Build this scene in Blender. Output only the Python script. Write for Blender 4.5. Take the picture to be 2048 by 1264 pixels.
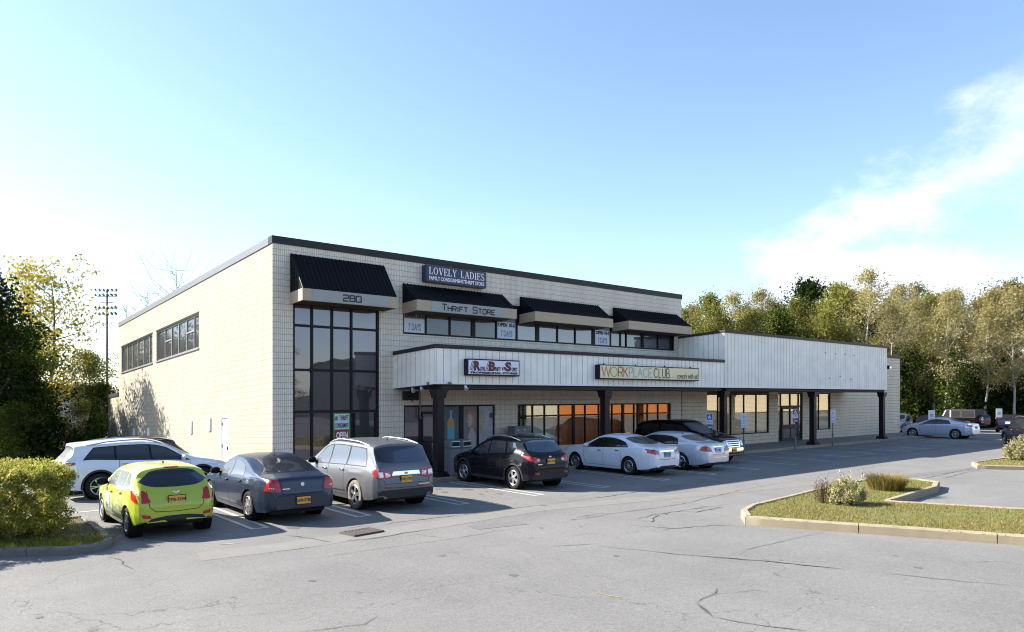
import bpy, bmesh, math, random
from mathutils import Vector, Matrix
from mathutils.bvhtree import BVHTree
R = math.radians
for o in list(bpy.data.objects): bpy.data.objects.remove(o, do_unlink=True)
scene = bpy.context.scene
COL = scene.collection

# ------------------------------------------------------------------ camera, sky, sun, exposure
cam = bpy.data.cameras.new("camera"); camo = bpy.data.objects.new("camera", cam); COL.objects.link(camo)
CX, CY, CZ = -9.267, -23.609, 2.80
FW = Vector((0.63958, 0.76873, 0)); RT = Vector((0.76873, -0.63958, 0))
camo.location = (CX, CY, CZ)
camo.rotation_euler = (R(90), 0, math.atan2(-FW.x, FW.y))
cam.sensor_width = 36; cam.lens = 1446 / 2048 * 36; cam.shift_y = 160 / 2048; cam.clip_end = 3000
scene.camera = camo
SUN = Vector((-1.0, 1.17, 1.0)).normalized()
sun = bpy.data.lights.new("sun", 'SUN'); sun.energy = 5.0; sun.angle = R(0.5); sun.color = (1, .93, .82)
suno = bpy.data.objects.new("sun", sun); COL.objects.link(suno)
suno.rotation_euler = SUN.to_track_quat('Z', 'Y').to_euler(); suno.location = (-40, 40, 60)
scene.view_settings.view_transform = 'Standard'; scene.view_settings.look = 'None'
scene.view_settings.exposure = 1.68; scene.view_settings.gamma = 1
scene.render.engine = 'CYCLES'; scene.cycles.filter_width = 1.1

world = bpy.data.worlds.new("World"); scene.world = world; world.use_nodes = True
def build_world():
    nt = world.node_tree; N = nt.nodes; Lk = nt.links; N.clear()
    out = N.new('ShaderNodeOutputWorld'); bg = N.new('ShaderNodeBackground'); bg.inputs['Strength'].default_value = 0.094
    sky = N.new('ShaderNodeTexSky'); sky.sky_type = 'NISHITA'; sky.sun_disc = False
    sky.sun_elevation = math.asin(SUN.z); sky.sun_rotation = math.atan2(SUN.x, SUN.y)
    sky.air_density = 1.0; sky.dust_density = 0.45; sky.ozone_density = 2.5
    tc = N.new('ShaderNodeTexCoord')
    def dot(v):
        d = N.new('ShaderNodeVectorMath'); d.operation = 'DOT_PRODUCT'; Lk.new(tc.outputs['Generated'], d.inputs[0]); d.inputs[1].default_value = v
        return d.outputs['Value']
    def m(op, a, b=None, c=None, clamp=False):
        n = N.new('ShaderNodeMath'); n.operation = op; n.use_clamp = clamp
        for i, x in enumerate((a, b, c)):
            if x is None: continue
            if isinstance(x, (int, float)): n.inputs[i].default_value = x
            else: Lk.new(x, n.inputs[i])
        return n.outputs[0]
    def sm(x, a, b):
        n = N.new('ShaderNodeMapRange'); n.interpolation_type = 'SMOOTHSTEP'; Lk.new(x, n.inputs[0])
        n.inputs[1].default_value = a; n.inputs[2].default_value = b; n.inputs[3].default_value = 0; n.inputs[4].default_value = 1
        return n.outputs[0]
    w = m('MAXIMUM', dot(FW), 0.02); a = m('DIVIDE', dot(RT), w); e = m('DIVIDE', dot((0, 0, 1)), w)
    front = sm(dot(FW), 0.05, 0.3)
    nz = N.new('ShaderNodeTexNoise'); nz.inputs['Scale'].default_value = 11; nz.inputs['Detail'].default_value = 9; nz.inputs['Roughness'].default_value = 0.62
    mp = N.new('ShaderNodeMapping'); mp.inputs['Scale'].default_value = (1, 1, 1.7); mp.inputs['Location'].default_value = (2.3, .4, 1.0)
    Lk.new(tc.outputs['Generated'], mp.inputs[0]); Lk.new(mp.outputs[0], nz.inputs[0])
    n2 = N.new('ShaderNodeTexNoise'); n2.inputs['Scale'].default_value = 2.6; n2.inputs['Detail'].default_value = 8; n2.inputs['Roughness'].default_value = 0.6
    Lk.new(mp.outputs[0], n2.inputs[0])
    noi = nz.outputs['Fac']
    # diagonal bank rising to the right
    line = m('SUBTRACT', e, m('MULTIPLY_ADD', m('SUBTRACT', a, 0.37), 0.56, 0.165))
    wid = m('MULTIPLY_ADD', m('SUBTRACT', a, .37), 0.24, 0.085)
    band = m('SUBTRACT', 1.0, m('DIVIDE', m('ABSOLUTE', line), wid), clamp=True)
    band = m('MULTIPLY', band, sm(a, 0.27, 0.42))
    # low puffs
    low = m('MULTIPLY', sm(a, 0.28, 0.40), m('MULTIPLY', m('SUBTRACT', 1.0, sm(e, 0.18, 0.25)), m('SUBTRACT', 1.0, sm(a, .62, .8))))
    dens = m('MAXIMUM', m('MULTIPLY', band, 1.0), m('MULTIPLY', low, 1.15))
    cl = sm(m('ADD', dens, m('MULTIPLY', m('SUBTRACT', noi, .5), 2.6)), 0.15, 1.25)
    cl = m('MULTIPLY', m('MULTIPLY', cl, sm(dens, 0.02, .25)), front)
    cl = m('MULTIPLY', cl, m('SUBTRACT', 1.0, m('MULTIPLY', sm(a, .45, .75), .35)))
    back = m('MULTIPLY', m('SUBTRACT', 1.0, front), m('MULTIPLY', sm(n2.outputs['Fac'], .47, .68), m('SUBTRACT', 1.0, sm(dot((0, 0, 1)), .2, .5))))
    tot = m('MAXIMUM', m('MULTIPLY', cl, .80), m('MULTIPLY', back, .55))
    hs = N.new('ShaderNodeHueSaturation'); hs.inputs['Saturation'].default_value = .97; hs.inputs['Value'].default_value = 1.0
    Lk.new(sky.outputs[0], hs.inputs['Color'])
    mix = N.new('ShaderNodeMixRGB'); Lk.new(tot, mix.inputs[0]); Lk.new(hs.outputs[0], mix.inputs[1]); mix.inputs[2].default_value = (4.6, 4.8, 5.1, 1)
    Lk.new(mix.outputs[0], bg.inputs[0]); Lk.new(bg.outputs[0], out.inputs[0])
build_world()

# ------------------------------------------------------------------ helpers
S = 0.0478           # the site falls gently away behind the shop front
G0 = -0.12
def zg(x, y):
    t = min(1, max(0, (20 - x) / 20)); t = t * t * (3 - 2 * t)
    yy = min(max(0, y), 45)
    l = min(1.0, max(0.0, (-3.5 - x) / 5.0)) * (0.09 if y < 0 else 0.09)
    return G0 - S * yy * t - l
def tag(o, label=None, cat=None, group=None, kind=None):
    if label: o['label'] = label
    if cat: o['category'] = cat
    if group: o['group'] = group
    if kind: o['kind'] = kind
    return o
def empty(name, loc=(0, 0, 0), rz=0, label=None, cat=None, group=None, kind=None):
    o = bpy.data.objects.new(name, None); COL.objects.link(o); o.location = loc; o.rotation_euler = (0, 0, rz)
    o.empty_display_size = .2
    return tag(o, label, cat, group, kind)
def copy_tree(o, parent=None):
    c = o.copy(); COL.objects.link(c); c.parent = parent
    for ch in list(o.children): copy_tree(ch, c)
    return c

class MB:
    def __init__(s, shear=False): s.v = []; s.f = []; s.mi = []; s.shear = shear; s.cur = 0; s.M = None
    def add(s, vs, fs):
        b = len(s.v)
        if s.M is not None: vs = [tuple(s.M @ Vector(p)) for p in vs]
        s.v += [tuple(p) for p in vs]; s.f += [tuple(i + b for i in f) for f in fs]; s.mi += [s.cur] * len(fs); return s
    def box(s, x0, x1, y0, y1, z0, z1):
        x0, x1 = min(x0, x1), max(x0, x1); y0, y1 = min(y0, y1), max(y0, y1); z0, z1 = min(z0, z1), max(z0, z1)
        return s.add([(x0, y0, z0), (x1, y0, z0), (x1, y1, z0), (x0, y1, z0), (x0, y0, z1), (x1, y0, z1), (x1, y1, z1), (x0, y1, z1)],
                     [(0, 3, 2, 1), (4, 5, 6, 7), (0, 1, 5, 4), (1, 2, 6, 5), (2, 3, 7, 6), (3, 0, 4, 7)])
    def bbox(s, x0, x1, y0, y1, z0, z1, b=.01):   # box with chamfered vertical and top edges
        P = [(x0 + b, y0), (x1 - b, y0), (x1, y0 + b), (x1, y1 - b), (x1 - b, y1), (x0 + b, y1), (x0, y1 - b), (x0, y0 + b)]
        c = ((x0 + x1) / 2, (y0 + y1) / 2)
        I = [(min(max(x, x0 + b), x1 - b), min(max(y, y0 + b), y1 - b)) for x, y in P]
        vs = [(x, y, z0) for x, y in P] + [(x, y, z1 - b) for x, y in P] + [(x, y, z1) for x, y in I]
        fs = [tuple(range(7, -1, -1))]
        for i in range(8):
            j = (i + 1) % 8; fs += [(i, j, 8 + j, 8 + i), (8 + i, 8 + j, 16 + j, 16 + i)]
        fs.append(tuple(range(16, 24)))
        return s.add(vs, fs)
    def quad(s, a, b, c, d): return s.add([a, b, c, d], [(0, 1, 2, 3)])
    def cyl(s, p0, p1, r0, r1=None, n=12, caps=True):
        if r1 is None: r1 = r0
        p0 = Vector(p0); p1 = Vector(p1); d = (p1 - p0)
        if d.length < 1e-6: return s
        d.normalize(); u = d.orthogonal().normalized(); w = d.cross(u)
        vs = []
        for p, r in ((p0, r0), (p1, r1)):
            for i in range(n):
                a = 2 * math.pi * i / n; vs.append(p + u * (r * math.cos(a)) + w * (r * math.sin(a)))
        fs = [(i, (i + 1) % n, n + (i + 1) % n, n + i) for i in range(n)]
        if caps: fs += [tuple(range(n - 1, -1, -1)), tuple(range(n, 2 * n))]
        return s.add(vs, fs)
    def lathe(s, prof, n=24, axis='y', c=(0, 0, 0)):   # prof: (r, a) pairs
        vs = []
        for r, a in prof:
            for i in range(n):
                t = 2 * math.pi * i / n
                if axis == 'y': vs.append((c[0] + r * math.cos(t), c[1] + a, c[2] + r * math.sin(t)))
                else: vs.append((c[0] + r * math.cos(t), c[1] + r * math.sin(t), c[2] + a))
        fs = []
        for k in range(len(prof) - 1):
            for i in range(n):
                j = (i + 1) % n; fs.append((k * n + i, k * n + j, (k + 1) * n + j, (k + 1) * n + i))
        return s.add(vs, fs)
    def prism(s, pts, y0, y1, axis='y'):   # extrude an outline
        n = len(pts)
        if axis == 'y': vs = [(p[0], y0, p[1]) for p in pts] + [(p[0], y1, p[1]) for p in pts]
        elif axis == 'x': vs = [(y0, p[0], p[1]) for p in pts] + [(y1, p[0], p[1]) for p in pts]
        else: vs = [(p[0], p[1], y0) for p in pts] + [(p[0], p[1], y1) for p in pts]
        return s.add(vs, [tuple(range(n)), tuple(range(2 * n - 1, n - 1, -1))] + [(i, n + i, n + (i + 1) % n, (i + 1) % n) for i in range(n)])
    def build(s, name, mat, parent=None, smooth=False, uv=True, normals=True):
        me = bpy.data.meshes.new(name)
        vv = [(x, y, z - S * y) for x, y, z in s.v] if s.shear else s.v
        me.from_pydata(vv, [], s.f)
        if uv and s.f:
            ul = me.uv_layers.new(name='UVMap'); dat = ul.data
            for p in me.polygons:
                nx, ny, nz = map(abs, p.normal)
                for li in p.loop_indices:
                    x, y, z = s.v[me.loops[li].vertex_index]
                    dat[li].uv = (x, z) if ny >= nx and ny >= nz else ((y, z) if nx >= nz else (x, y))
        for m_ in (mat if isinstance(mat, (list, tuple)) else [mat]): me.materials.append(m_)
        if any(s.mi): me.polygons.foreach_set('material_index', s.mi)
        if smooth: me.polygons.foreach_set('use_smooth', [True] * len(me.polygons))
        if normals:
            bm = bmesh.new(); bm.from_mesh(me); bmesh.ops.recalc_face_normals(bm, faces=bm.faces[:]); bm.to_mesh(me); bm.free()
        if smooth and smooth != 'all': me.set_sharp_from_angle(angle=R(38))
        o = bpy.data.objects.new(name, me); COL.objects.link(o); o.parent = parent
        return o

# ------------------------------------------------------------------ materials
def newmat(name):
    m = bpy.data.materials.new(name); m.use_nodes = True; nt = m.node_tree
    return m, nt, nt.nodes['Principled BSDF'], nt.nodes, nt.links
def pmat(name, col, rough=.6, metal=0, var=.08, scale=6, bump=.0, bscale=40, coat=0, spec=.5, alpha=1, trans=0, ior=1.5, stretch=(1, 1, 1)):
    m, nt, b, N, L = newmat(name)
    b.inputs['Roughness'].default_value = rough; b.inputs['Metallic'].default_value = metal
    b.inputs['Coat Weight'].default_value = coat; b.inputs['Coat Roughness'].default_value = .04
    b.inputs['Specular IOR Level'].default_value = spec; b.inputs['IOR'].default_value = ior
    b.inputs['Transmission Weight'].default_value = trans; b.inputs['Alpha'].default_value = alpha
    tc = N.new('ShaderNodeTexCoord'); mp = N.new('ShaderNodeMapping'); mp.inputs['Scale'].default_value = stretch
    L.new(tc.outputs['Object'], mp.inputs[0])
    n = N.new('ShaderNodeTexNoise'); n.inputs['Scale'].default_value = scale; n.inputs['Detail'].default_value = 6; L.new(mp.outputs[0], n.inputs[0])
    r = N.new('ShaderNodeMixRGB'); c = col
    r.inputs[1].default_value = (c[0] * (1 - var), c[1] * (1 - var), c[2] * (1 - var), 1)
    r.inputs[2].default_value = (min(1, c[0] * (1 + var)), min(1, c[1] * (1 + var)), min(1, c[2] * (1 + var)), 1)
    L.new(n.outputs['Fac'], r.inputs[0]); L.new(r.outputs[0], b.inputs['Base Color'])
    if bump:
        n2 = N.new('ShaderNodeTexNoise'); n2.inputs['Scale'].default_value = bscale; n2.inputs['Detail'].default_value = 4; L.new(tc.outputs['Object'], n2.inputs[0])
        bp = N.new('ShaderNodeBump'); bp.inputs['Strength'].default_value = bump; bp.inputs['Distance'].default_value = .01
        L.new(n2.outputs['Fac'], bp.inputs['Height']); L.new(bp.outputs[0], b.inputs['Normal'])
    return m
def block_mat(name, c1, c2, mortar_or_shade, bw, rh, ms, off, bstr=.4, stain=.12, rough=.9, smooth=.1, nscale=25, row=None):
    m, nt, b, N, L = newmat(name); b.inputs['Roughness'].default_value = rough; b.inputs['Specular IOR Level'].default_value = .25
    uv = N.new('ShaderNodeUVMap'); br = N.new('ShaderNodeTexBrick'); br.offset = off; br.offset_frequency = 2; br.squash = 1
    L.new(uv.outputs[0], br.inputs['Vector'])
    br.inputs['Color1'].default_value = (*c1, 1); br.inputs['Color2'].default_value = (*c2, 1); br.inputs['Mortar'].default_value = (*mortar_or_shade, 1)
    br.inputs['Scale'].default_value = 1; br.inputs['Brick Width'].default_value = bw; br.inputs['Row Height'].default_value = rh
    br.inputs['Mortar Size'].default_value = ms; br.inputs['Mortar Smooth'].default_value = smooth; br.inputs['Bias'].default_value = 0
    n = N.new('ShaderNodeTexNoise'); n.inputs['Scale'].default_value = nscale; n.inputs['Detail'].default_value = 8; L.new(uv.outputs[0], n.inputs[0])
    n3 = N.new('ShaderNodeTexNoise'); n3.inputs['Scale'].default_value = .55; n3.inputs['Detail'].default_value = 6; n3.inputs['Roughness'].default_value = .65
    mp = N.new('ShaderNodeMapping'); mp.inputs['Scale'].default_value = (2.2, .3, 1); L.new(uv.outputs[0], mp.inputs[0]); L.new(mp.outputs[0], n3.inputs[0])
    mr = N.new('ShaderNodeMapRange'); L.new(n3.outputs['Fac'], mr.inputs[0]); mr.inputs[1].default_value = .3; mr.inputs[2].default_value = .75; mr.inputs[3].default_value = 1; mr.inputs[4].default_value = 1 - stain
    mr2 = N.new('ShaderNodeMapRange'); L.new(n.outputs['Fac'], mr2.inputs[0]); mr2.inputs[1].default_value = .3; mr2.inputs[2].default_value = .7; mr2.inputs[3].default_value = .9; mr2.inputs[4].default_value = 1.08
    mu = N.new('ShaderNodeMath'); mu.operation = 'MULTIPLY'; L.new(mr.outputs[0], mu.inputs[0]); L.new(mr2.outputs[0], mu.inputs[1])
    hs = N.new('ShaderNodeHueSaturation'); L.new(mu.outputs[0], hs.inputs['Value']); L.new(br.outputs['Color'], hs.inputs['Color'])
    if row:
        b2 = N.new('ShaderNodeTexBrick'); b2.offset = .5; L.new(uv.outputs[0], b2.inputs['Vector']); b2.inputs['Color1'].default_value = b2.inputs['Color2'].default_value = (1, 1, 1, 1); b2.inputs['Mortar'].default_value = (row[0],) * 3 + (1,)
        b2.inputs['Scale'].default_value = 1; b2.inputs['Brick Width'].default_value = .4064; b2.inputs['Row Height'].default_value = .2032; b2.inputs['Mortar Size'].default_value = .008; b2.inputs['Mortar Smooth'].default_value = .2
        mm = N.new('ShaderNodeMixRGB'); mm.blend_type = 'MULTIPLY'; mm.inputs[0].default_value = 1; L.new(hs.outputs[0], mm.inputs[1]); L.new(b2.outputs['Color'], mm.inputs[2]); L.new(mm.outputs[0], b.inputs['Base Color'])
    else: L.new(hs.outputs[0], b.inputs['Base Color'])
    sub = N.new('ShaderNodeMath'); sub.operation = 'MULTIPLY_ADD'; L.new(n.outputs['Fac'], sub.inputs[0]); sub.inputs[1].default_value = .25
    inv = N.new('ShaderNodeMath'); inv.operation = 'SUBTRACT'; inv.inputs[0].default_value = 1; L.new(br.outputs['Fac'], inv.inputs[1]); L.new(inv.outputs[0], sub.inputs[2])
    bp = N.new('ShaderNodeBump'); bp.inputs['Strength'].default_value = bstr; bp.inputs['Distance'].default_value = .02; L.new(sub.outputs[0], bp.inputs['Height']); L.new(bp.outputs[0], b.inputs['Normal'])
    return m
def glass_mat(name, base=(.010, .012, .014), refl=.32, tint=(.75, .8, .9), wav=.02, fm=.35):
    m, nt, b, N, L = newmat(name)
    b.inputs['Base Color'].default_value = (*base, 1); b.inputs['Roughness'].default_value = .4
    gl = N.new('ShaderNodeBsdfGlossy'); gl.inputs['Roughness'].default_value = .015; gl.inputs['Color'].default_value = (*tint, 1)
    lw = N.new('ShaderNodeLayerWeight'); lw.inputs['Blend'].default_value = .35
    ma = N.new('ShaderNodeMath'); ma.operation = 'MULTIPLY_ADD'; L.new(lw.outputs['Fresnel'], ma.inputs[0]); ma.inputs[1].default_value = fm; ma.inputs[2].default_value = refl; ma.use_clamp = True
    mx = N.new('ShaderNodeMixShader'); L.new(ma.outputs[0], mx.inputs[0]); L.new(b.outputs[0], mx.inputs[1]); L.new(gl.outputs[0], mx.inputs[2])
    L.new(mx.outputs[0], N['Material Output'].inputs[0])
    tc = N.new('ShaderNodeTexCoord'); n = N.new('ShaderNodeTexNoise'); n.inputs['Scale'].default_value = .9; n.inputs['Detail'].default_value = 1; L.new(tc.outputs['Object'], n.inputs[0])
    bp = N.new('ShaderNodeBump'); bp.inputs['Strength'].default_value = wav; bp.inputs['Distance'].default_value = .3; L.new(n.outputs['Fac'], bp.inputs['Height']); L.new(bp.outputs[0], gl.inputs['Normal'])
    return m
def clear_glass(name, refl=.12):
    m, nt, b, N, L = newmat(name)
    tr = N.new('ShaderNodeBsdfTransparent'); tr.inputs[0].default_value = (.93, .95, .94, 1)
    gl = N.new('ShaderNodeBsdfGlossy'); gl.inputs['Roughness'].default_value = .01
    lw = N.new('ShaderNodeLayerWeight'); lw.inputs['Blend'].default_value = .3
    ma = N.new('ShaderNodeMath'); ma.operation = 'MULTIPLY_ADD'; L.new(lw.outputs['Fresnel'], ma.inputs[0]); ma.inputs[1].default_value = .5; ma.inputs[2].default_value = refl; ma.use_clamp = True
    mx = N.new('ShaderNodeMixShader'); L.new(ma.outputs[0], mx.inputs[0]); L.new(tr.outputs[0], mx.inputs[1]); L.new(gl.outputs[0], mx.inputs[2])
    L.new(mx.outputs[0], N['Material Output'].inputs[0]); N.remove(b)
    return m
def leaf_mat(name, cols, transl=.35):
    m, nt, b, N, L = newmat(name); N.remove(b)
    g = N.new('ShaderNodeNewGeometry'); cr = N.new('ShaderNodeValToRGB'); L.new(g.outputs['Random Per Island'], cr.inputs[0])
    e = cr.color_ramp.elements
    while len(e) > 1: e.remove(e[-1])
    cols = [tuple(.76 * q for q in c) for c in cols]
    for i, c in enumerate(cols):
        p = i / (len(cols) - 1)
        if i == 0: e[0].position = 0; e[0].color = (*c, 1)
        else: q = e.new(p); q.color = (*c, 1)
    oi = N.new('ShaderNodeObjectInfo'); hs = N.new('ShaderNodeHueSaturation'); mr = N.new('ShaderNodeMapRange'); L.new(oi.outputs['Random'], mr.inputs[0]); mr.inputs[3].default_value = .78; mr.inputs[4].default_value = 1.22
    L.new(cr.outputs[0], hs.inputs['Color']); L.new(mr.outputs[0], hs.inputs['Value'])
    d = N.new('ShaderNodeBsdfDiffuse'); t = N.new('ShaderNodeBsdfTranslucent'); L.new(hs.outputs[0], d.inputs[0]); L.new(hs.outputs[0], t.inputs[0])
    mx = N.new('ShaderNodeMixShader'); mx.inputs[0].default_value = transl; L.new(d.outputs[0], mx.inputs[1]); L.new(t.outputs[0], mx.inputs[2])
    L.new(mx.outputs[0], N['Material Output'].inputs[0])
    return m
def asphalt_mat():
    m, nt, b, N, L = newmat('asphalt'); b.inputs['Roughness'].default_value = .88; b.inputs['Specular IOR Level'].default_value = .3
    tc = N.new('ShaderNodeTexCoord')
    def noise(sc, det, ro=.5, st=(1, 1, 1)):
        mp = N.new('ShaderNodeMapping'); mp.inputs['Scale'].default_value = st; L.new(tc.outputs['Object'], mp.inputs[0])
        n = N.new('ShaderNodeTexNoise'); n.inputs['Scale'].default_value = sc; n.inputs['Detail'].default_value = det; n.inputs['Roughness'].default_value = ro; L.new(mp.outputs[0], n.inputs[0]); return n.outputs['Fac']
    def mr(x, a, b_, c, d):
        n = N.new('ShaderNodeMapRange'); L.new(x, n.inputs[0]); n.inputs[1].default_value = a; n.inputs[2].default_value = b_; n.inputs[3].default_value = c; n.inputs[4].default_value = d; return n.outputs[0]
    def mul(a, b_):
        n = N.new('ShaderNodeMath'); n.operation = 'MULTIPLY'; L.new(a, n.inputs[0]); L.new(b_, n.inputs[1]); return n.outputs[0]
    v = mul(mr(noise(.16, 5, .6), .3, .7, .86, 1.1), mr(noise(.9, 6, .65, (1, .35, 1)), .3, .7, .93, 1.06))
    v = mul(v, mr(noise(38, 3, .75), .30, .70, .70, 1.32)); v = mul(v, mr(noise(110, 2, .7), .3, .7, .78, 1.22))
    v = mul(v, mr(noise(.5, 4, .6, (.12, 1.3, 1)), .35, .7, 1.03, .93))
    v = mul(v, mr(noise(9, 5, .75), .3, .72, .93, 1.07))
    # fine cracks
    vo = N.new('ShaderNodeTexVoronoi'); vo.feature = 'DISTANCE_TO_EDGE'; vo.inputs['Scale'].default_value = .22
    dn = N.new('ShaderNodeTexNoise'); dn.inputs['Scale'].default_value = 1.3; dn.inputs['Detail'].default_value = 6; L.new(tc.outputs['Object'], dn.inputs[0])
    ad = N.new('ShaderNodeVectorMath'); ad.operation = 'MULTIPLY_ADD'; L.new(dn.outputs['Color'], ad.inputs[0]); ad.inputs[1].default_value = (1.6, 1.6, 0); L.new(tc.outputs['Object'], ad.inputs[2]); L.new(ad.outputs[0], vo.inputs['Vector'])
    ck = mr(vo.outputs['Distance'], .0, .0035, 1, 0)
    brk = mr(noise(.35, 3), .46, .56, 0, .5)
    ckm = mul(ck, brk)
    inv = N.new('ShaderNodeMath'); inv.operation = 'SUBTRACT'; inv.inputs[0].default_value = 1; L.new(ckm, inv.inputs[1])
    v = mul(v, inv.outputs[0])
    cx = N.new('ShaderNodeMixRGB'); L.new(noise(.25, 3), cx.inputs[0]); cx.inputs[1].default_value = (.158, .155, .149, 1); cx.inputs[2].default_value = (.166, .163, .159, 1)
    hs = N.new('ShaderNodeHueSaturation'); L.new(cx.outputs[0], hs.inputs['Color']); L.new(v, hs.inputs['Value']); L.new(hs.outputs[0], b.inputs['Base Color'])
    bp = N.new('ShaderNodeBump'); bp.inputs['Strength'].default_value = .35; bp.inputs['Distance'].default_value = .01; L.new(noise(70, 3, .7), bp.inputs['Height']); L.new(bp.outputs[0], b.inputs['Normal'])
    return m

M = {}
M['asphalt'] = asphalt_mat()
M['blocks_side'] = block_mat('smooth_blocks', (.385, .35, .275), (.36, .325, .25), (.215, .188, .14), .4064, .2032, .0065, .5, bstr=.5, stain=.16)
M['blocks_front'] = block_mat('fluted_blocks', (.84, .755, .64), (.81, .725, .61), (.60, .545, .47), .0677, .2032, .012, 0, bstr=.6, stain=.2, smooth=.3, row=(.74, 0))  # vertical grooves coloured darker to stand for shade inside the flutes
M['blocks_wing'] = block_mat('split_face_blocks', (.74, .66, .51), (.70, .62, .48), (.42, .37, .28), .4064, .2032, .009, .5, bstr=1.0, stain=.14, nscale=16)
M['fascia'] = block_mat('grooved_white_siding', (.90, .85, .775), (.885, .84, .765), (.20, .19, .19), .31, 60, .010, 0, bstr=.15, stain=.03, rough=.65, nscale=1.2)
M['coping'] = pmat('dark_metal_coping', (.032, .028, .034), .45, .0, .2, 2, spec=.15)
M['coping_brown'] = pmat('brown_metal_coping', (.055, .042, .038), .5, 0, .25, 2, spec=.15)
M['coping_grey'] = pmat('grey_metal_coping', (.13, .13, .145), .4, .4, .1, 3)
M['roof'] = pmat('roof_membrane', (.25, .25, .25), .9, 0, .15, 2)
M['frame'] = pmat('bronze_window_frame', (.018, .015, .017), .45, .2, .15, 5, spec=.15)
M['frame_silver'] = pmat('aluminium_frame', (.35, .35, .36), .4, .6, .1, 5)
M['glass'] = glass_mat('store_glass', refl=.11, tint=(.74, .70, .86), fm=.15)
M['glass_up'] = glass_mat('upper_glass', refl=.05, tint=(.70, .72, .86), fm=.09)
M['glass_side'] = glass_mat('side_glass', (.012, .012, .012), .10, wav=.05)
M['clear'] = clear_glass('clear_shop_glass', .20)
M['door_white'] = pmat('white_painted_door', (.62, .62, .60), .5, 0, .03)
M['awn'] = pmat('black_awning_metal', (.006, .006, .008), .5, .1, .3, 3, spec=.15)
M['tan'] = pmat('tan_fascia_metal', (.40, .31, .215), .55, 0, .05, 2)
M['greyband'] = pmat('grey_sign_band', (.30, .305, .31), .5, 0, .04)
M['soffit'] = pmat('brown_soffit', (.05, .04, .033), .7, 0, .2, 2, spec=.15)
M['column'] = pmat('dark_brown_column_paint', (.022, .017, .020), .42, 0, .2, 3, spec=.15)
M['concrete'] = pmat('sidewalk_concrete', (.20, .19, .175), .9, 0, .18, 1.5, .25, 50)
M['kerb'] = pmat('kerb_concrete', (.29, .24, .165), .92, 0, .28, 3, .5, 40)
M['kerbgrey'] = pmat('grey_kerb_concrete', (.16, .15, .14), .92, 0, .3, 4, .5, 40)
M['paint'] = pmat('worn_white_paint', (.42, .42, .41), .85, 0, .3, 8)
M['yellow'] = pmat('yellow_paint', (.34, .28, .09), .85, 0, .3, 8)
M['bluepaint'] = pmat('blue_paint', (.03, .09, .45), .85, 0, .3, 8)
M['crack'] = pmat('crack_seal', (.055, .052, .05), .8, 0, .3, 8)
M['patch'] = pmat('asphalt_patch', (.125, .122, .12), .9, 0, .14, 4, .3, 60)
M['gutter'] = pmat('worn_gutter_asphalt', (.158, .151, .142), .92, 0, .16, 3, .3, 60)
M['black'] = pmat('black_plastic', (.012, .012, .013), .5, spec=.15)
M['blacktrim'] = pmat('dark_grey_trim', (.035, .035, .038), .6, 0, .15, spec=.15)
M['white'] = pmat('white_plastic', (.78, .78, .78), .5, 0, .03)
M['grey'] = pmat('grey_plastic', (.16, .165, .18), .6, 0, .08)
M['greydk'] = pmat('dark_grey_metal', (.08, .08, .085), .5, .3)
M['chrome'] = pmat('chrome', (.75, .76, .78), .12, 1, .02)
M['alloy'] = pmat('alloy_rim', (.50, .51, .53), .28, .85, .03)
M['rubber'] = pmat('tyre_rubber', (.018, .017, .017), .75, 0, .2, 10, spec=.15)
M['dustyrubber'] = pmat('dusty_tyre_rubber', (.17, .15, .12), .9, 0, .35, 14)
M['carglass'] = glass_mat('car_glass', (.005, .006, .008), .015, (.75, .85, 1.0), .0, fm=.13)
M['red'] = pmat('red_lens', (.40, .006, .008), .25, 0, .08, 20, coat=.3)
M['lens'] = pmat('clear_lens', (.55, .56, .60), .12, .3, .1, 20, coat=1)
M['plate_y'] = pmat('orange_yellow_plate', (.72, .36, .05), .5)
M['plate_b'] = pmat('blue_white_plate', (.30, .36, .50), .5)
M['plate_w'] = pmat('white_plate', (.62, .65, .72), .5)
M['dark'] = pmat('dark_navy', (.015, .014, .03), .6, spec=.15)
M['navy'] = pmat('navy_sign_face', (.018, .022, .075), .45, 0, .05)
M['signwhite'] = pmat('sign_white', (.72, .75, .88), .5, 0, .03)
M['signcream'] = pmat('sign_cream', (.80, .70, .42), .5, 0, .03)
M['textwhite'] = pmat('lettering_white', (.85, .86, .88), .5, 0, .02)
M['textblack'] = pmat('lettering_black', (.012, .012, .016), .6)
M['maroon'] = pmat('lettering_maroon', (.13, .02, .025), .6)
M['signred'] = pmat('sign_red', (.30, .025, .03), .6)
M['signgreen'] = pmat('sign_green', (.05, .35, .08), .6)
M['orange_t'] = pmat('lettering_rust', (.42, .13, .05), .6)
M['olive_t'] = pmat('lettering_olive', (.30, .30, .12), .6)
M['blue_t'] = pmat('lettering_pale_blue', (.32, .46, .60), .6)
M['grey_t'] = pmat('lettering_grey', (.12, .10, .09), .6)
M['greyblue_t'] = pmat('lettering_blue_grey', (.25, .28, .36), .6)
M['hcblue'] = pmat('sign_blue', (.04, .09, .38), .5)
M['hcpurple'] = pmat('sign_faded_purple', (.15, .07, .20), .5)
M['paper'] = pmat('paper_white', (.62, .65, .74), .7, 0, .05)
M['papergrey'] = pmat('paper_grey', (.20, .20, .20), .7, 0, .05)
M['orangewall'] = pmat('orange_panel', (.62, .20, .045), .8, 0, .12, 1.2)
M['earth'] = pmat('earth', (.045, .038, .022), .95, 0, .4, 2, .5, 10)
M['earthdark'] = pmat('mulch', (.06, .045, .032), .95, 0, .4, 6, .6, 30)
M['turf'] = pmat('turf', (.12, .105, .035), .95, 0, .4, 3, .5, 30)
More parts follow.
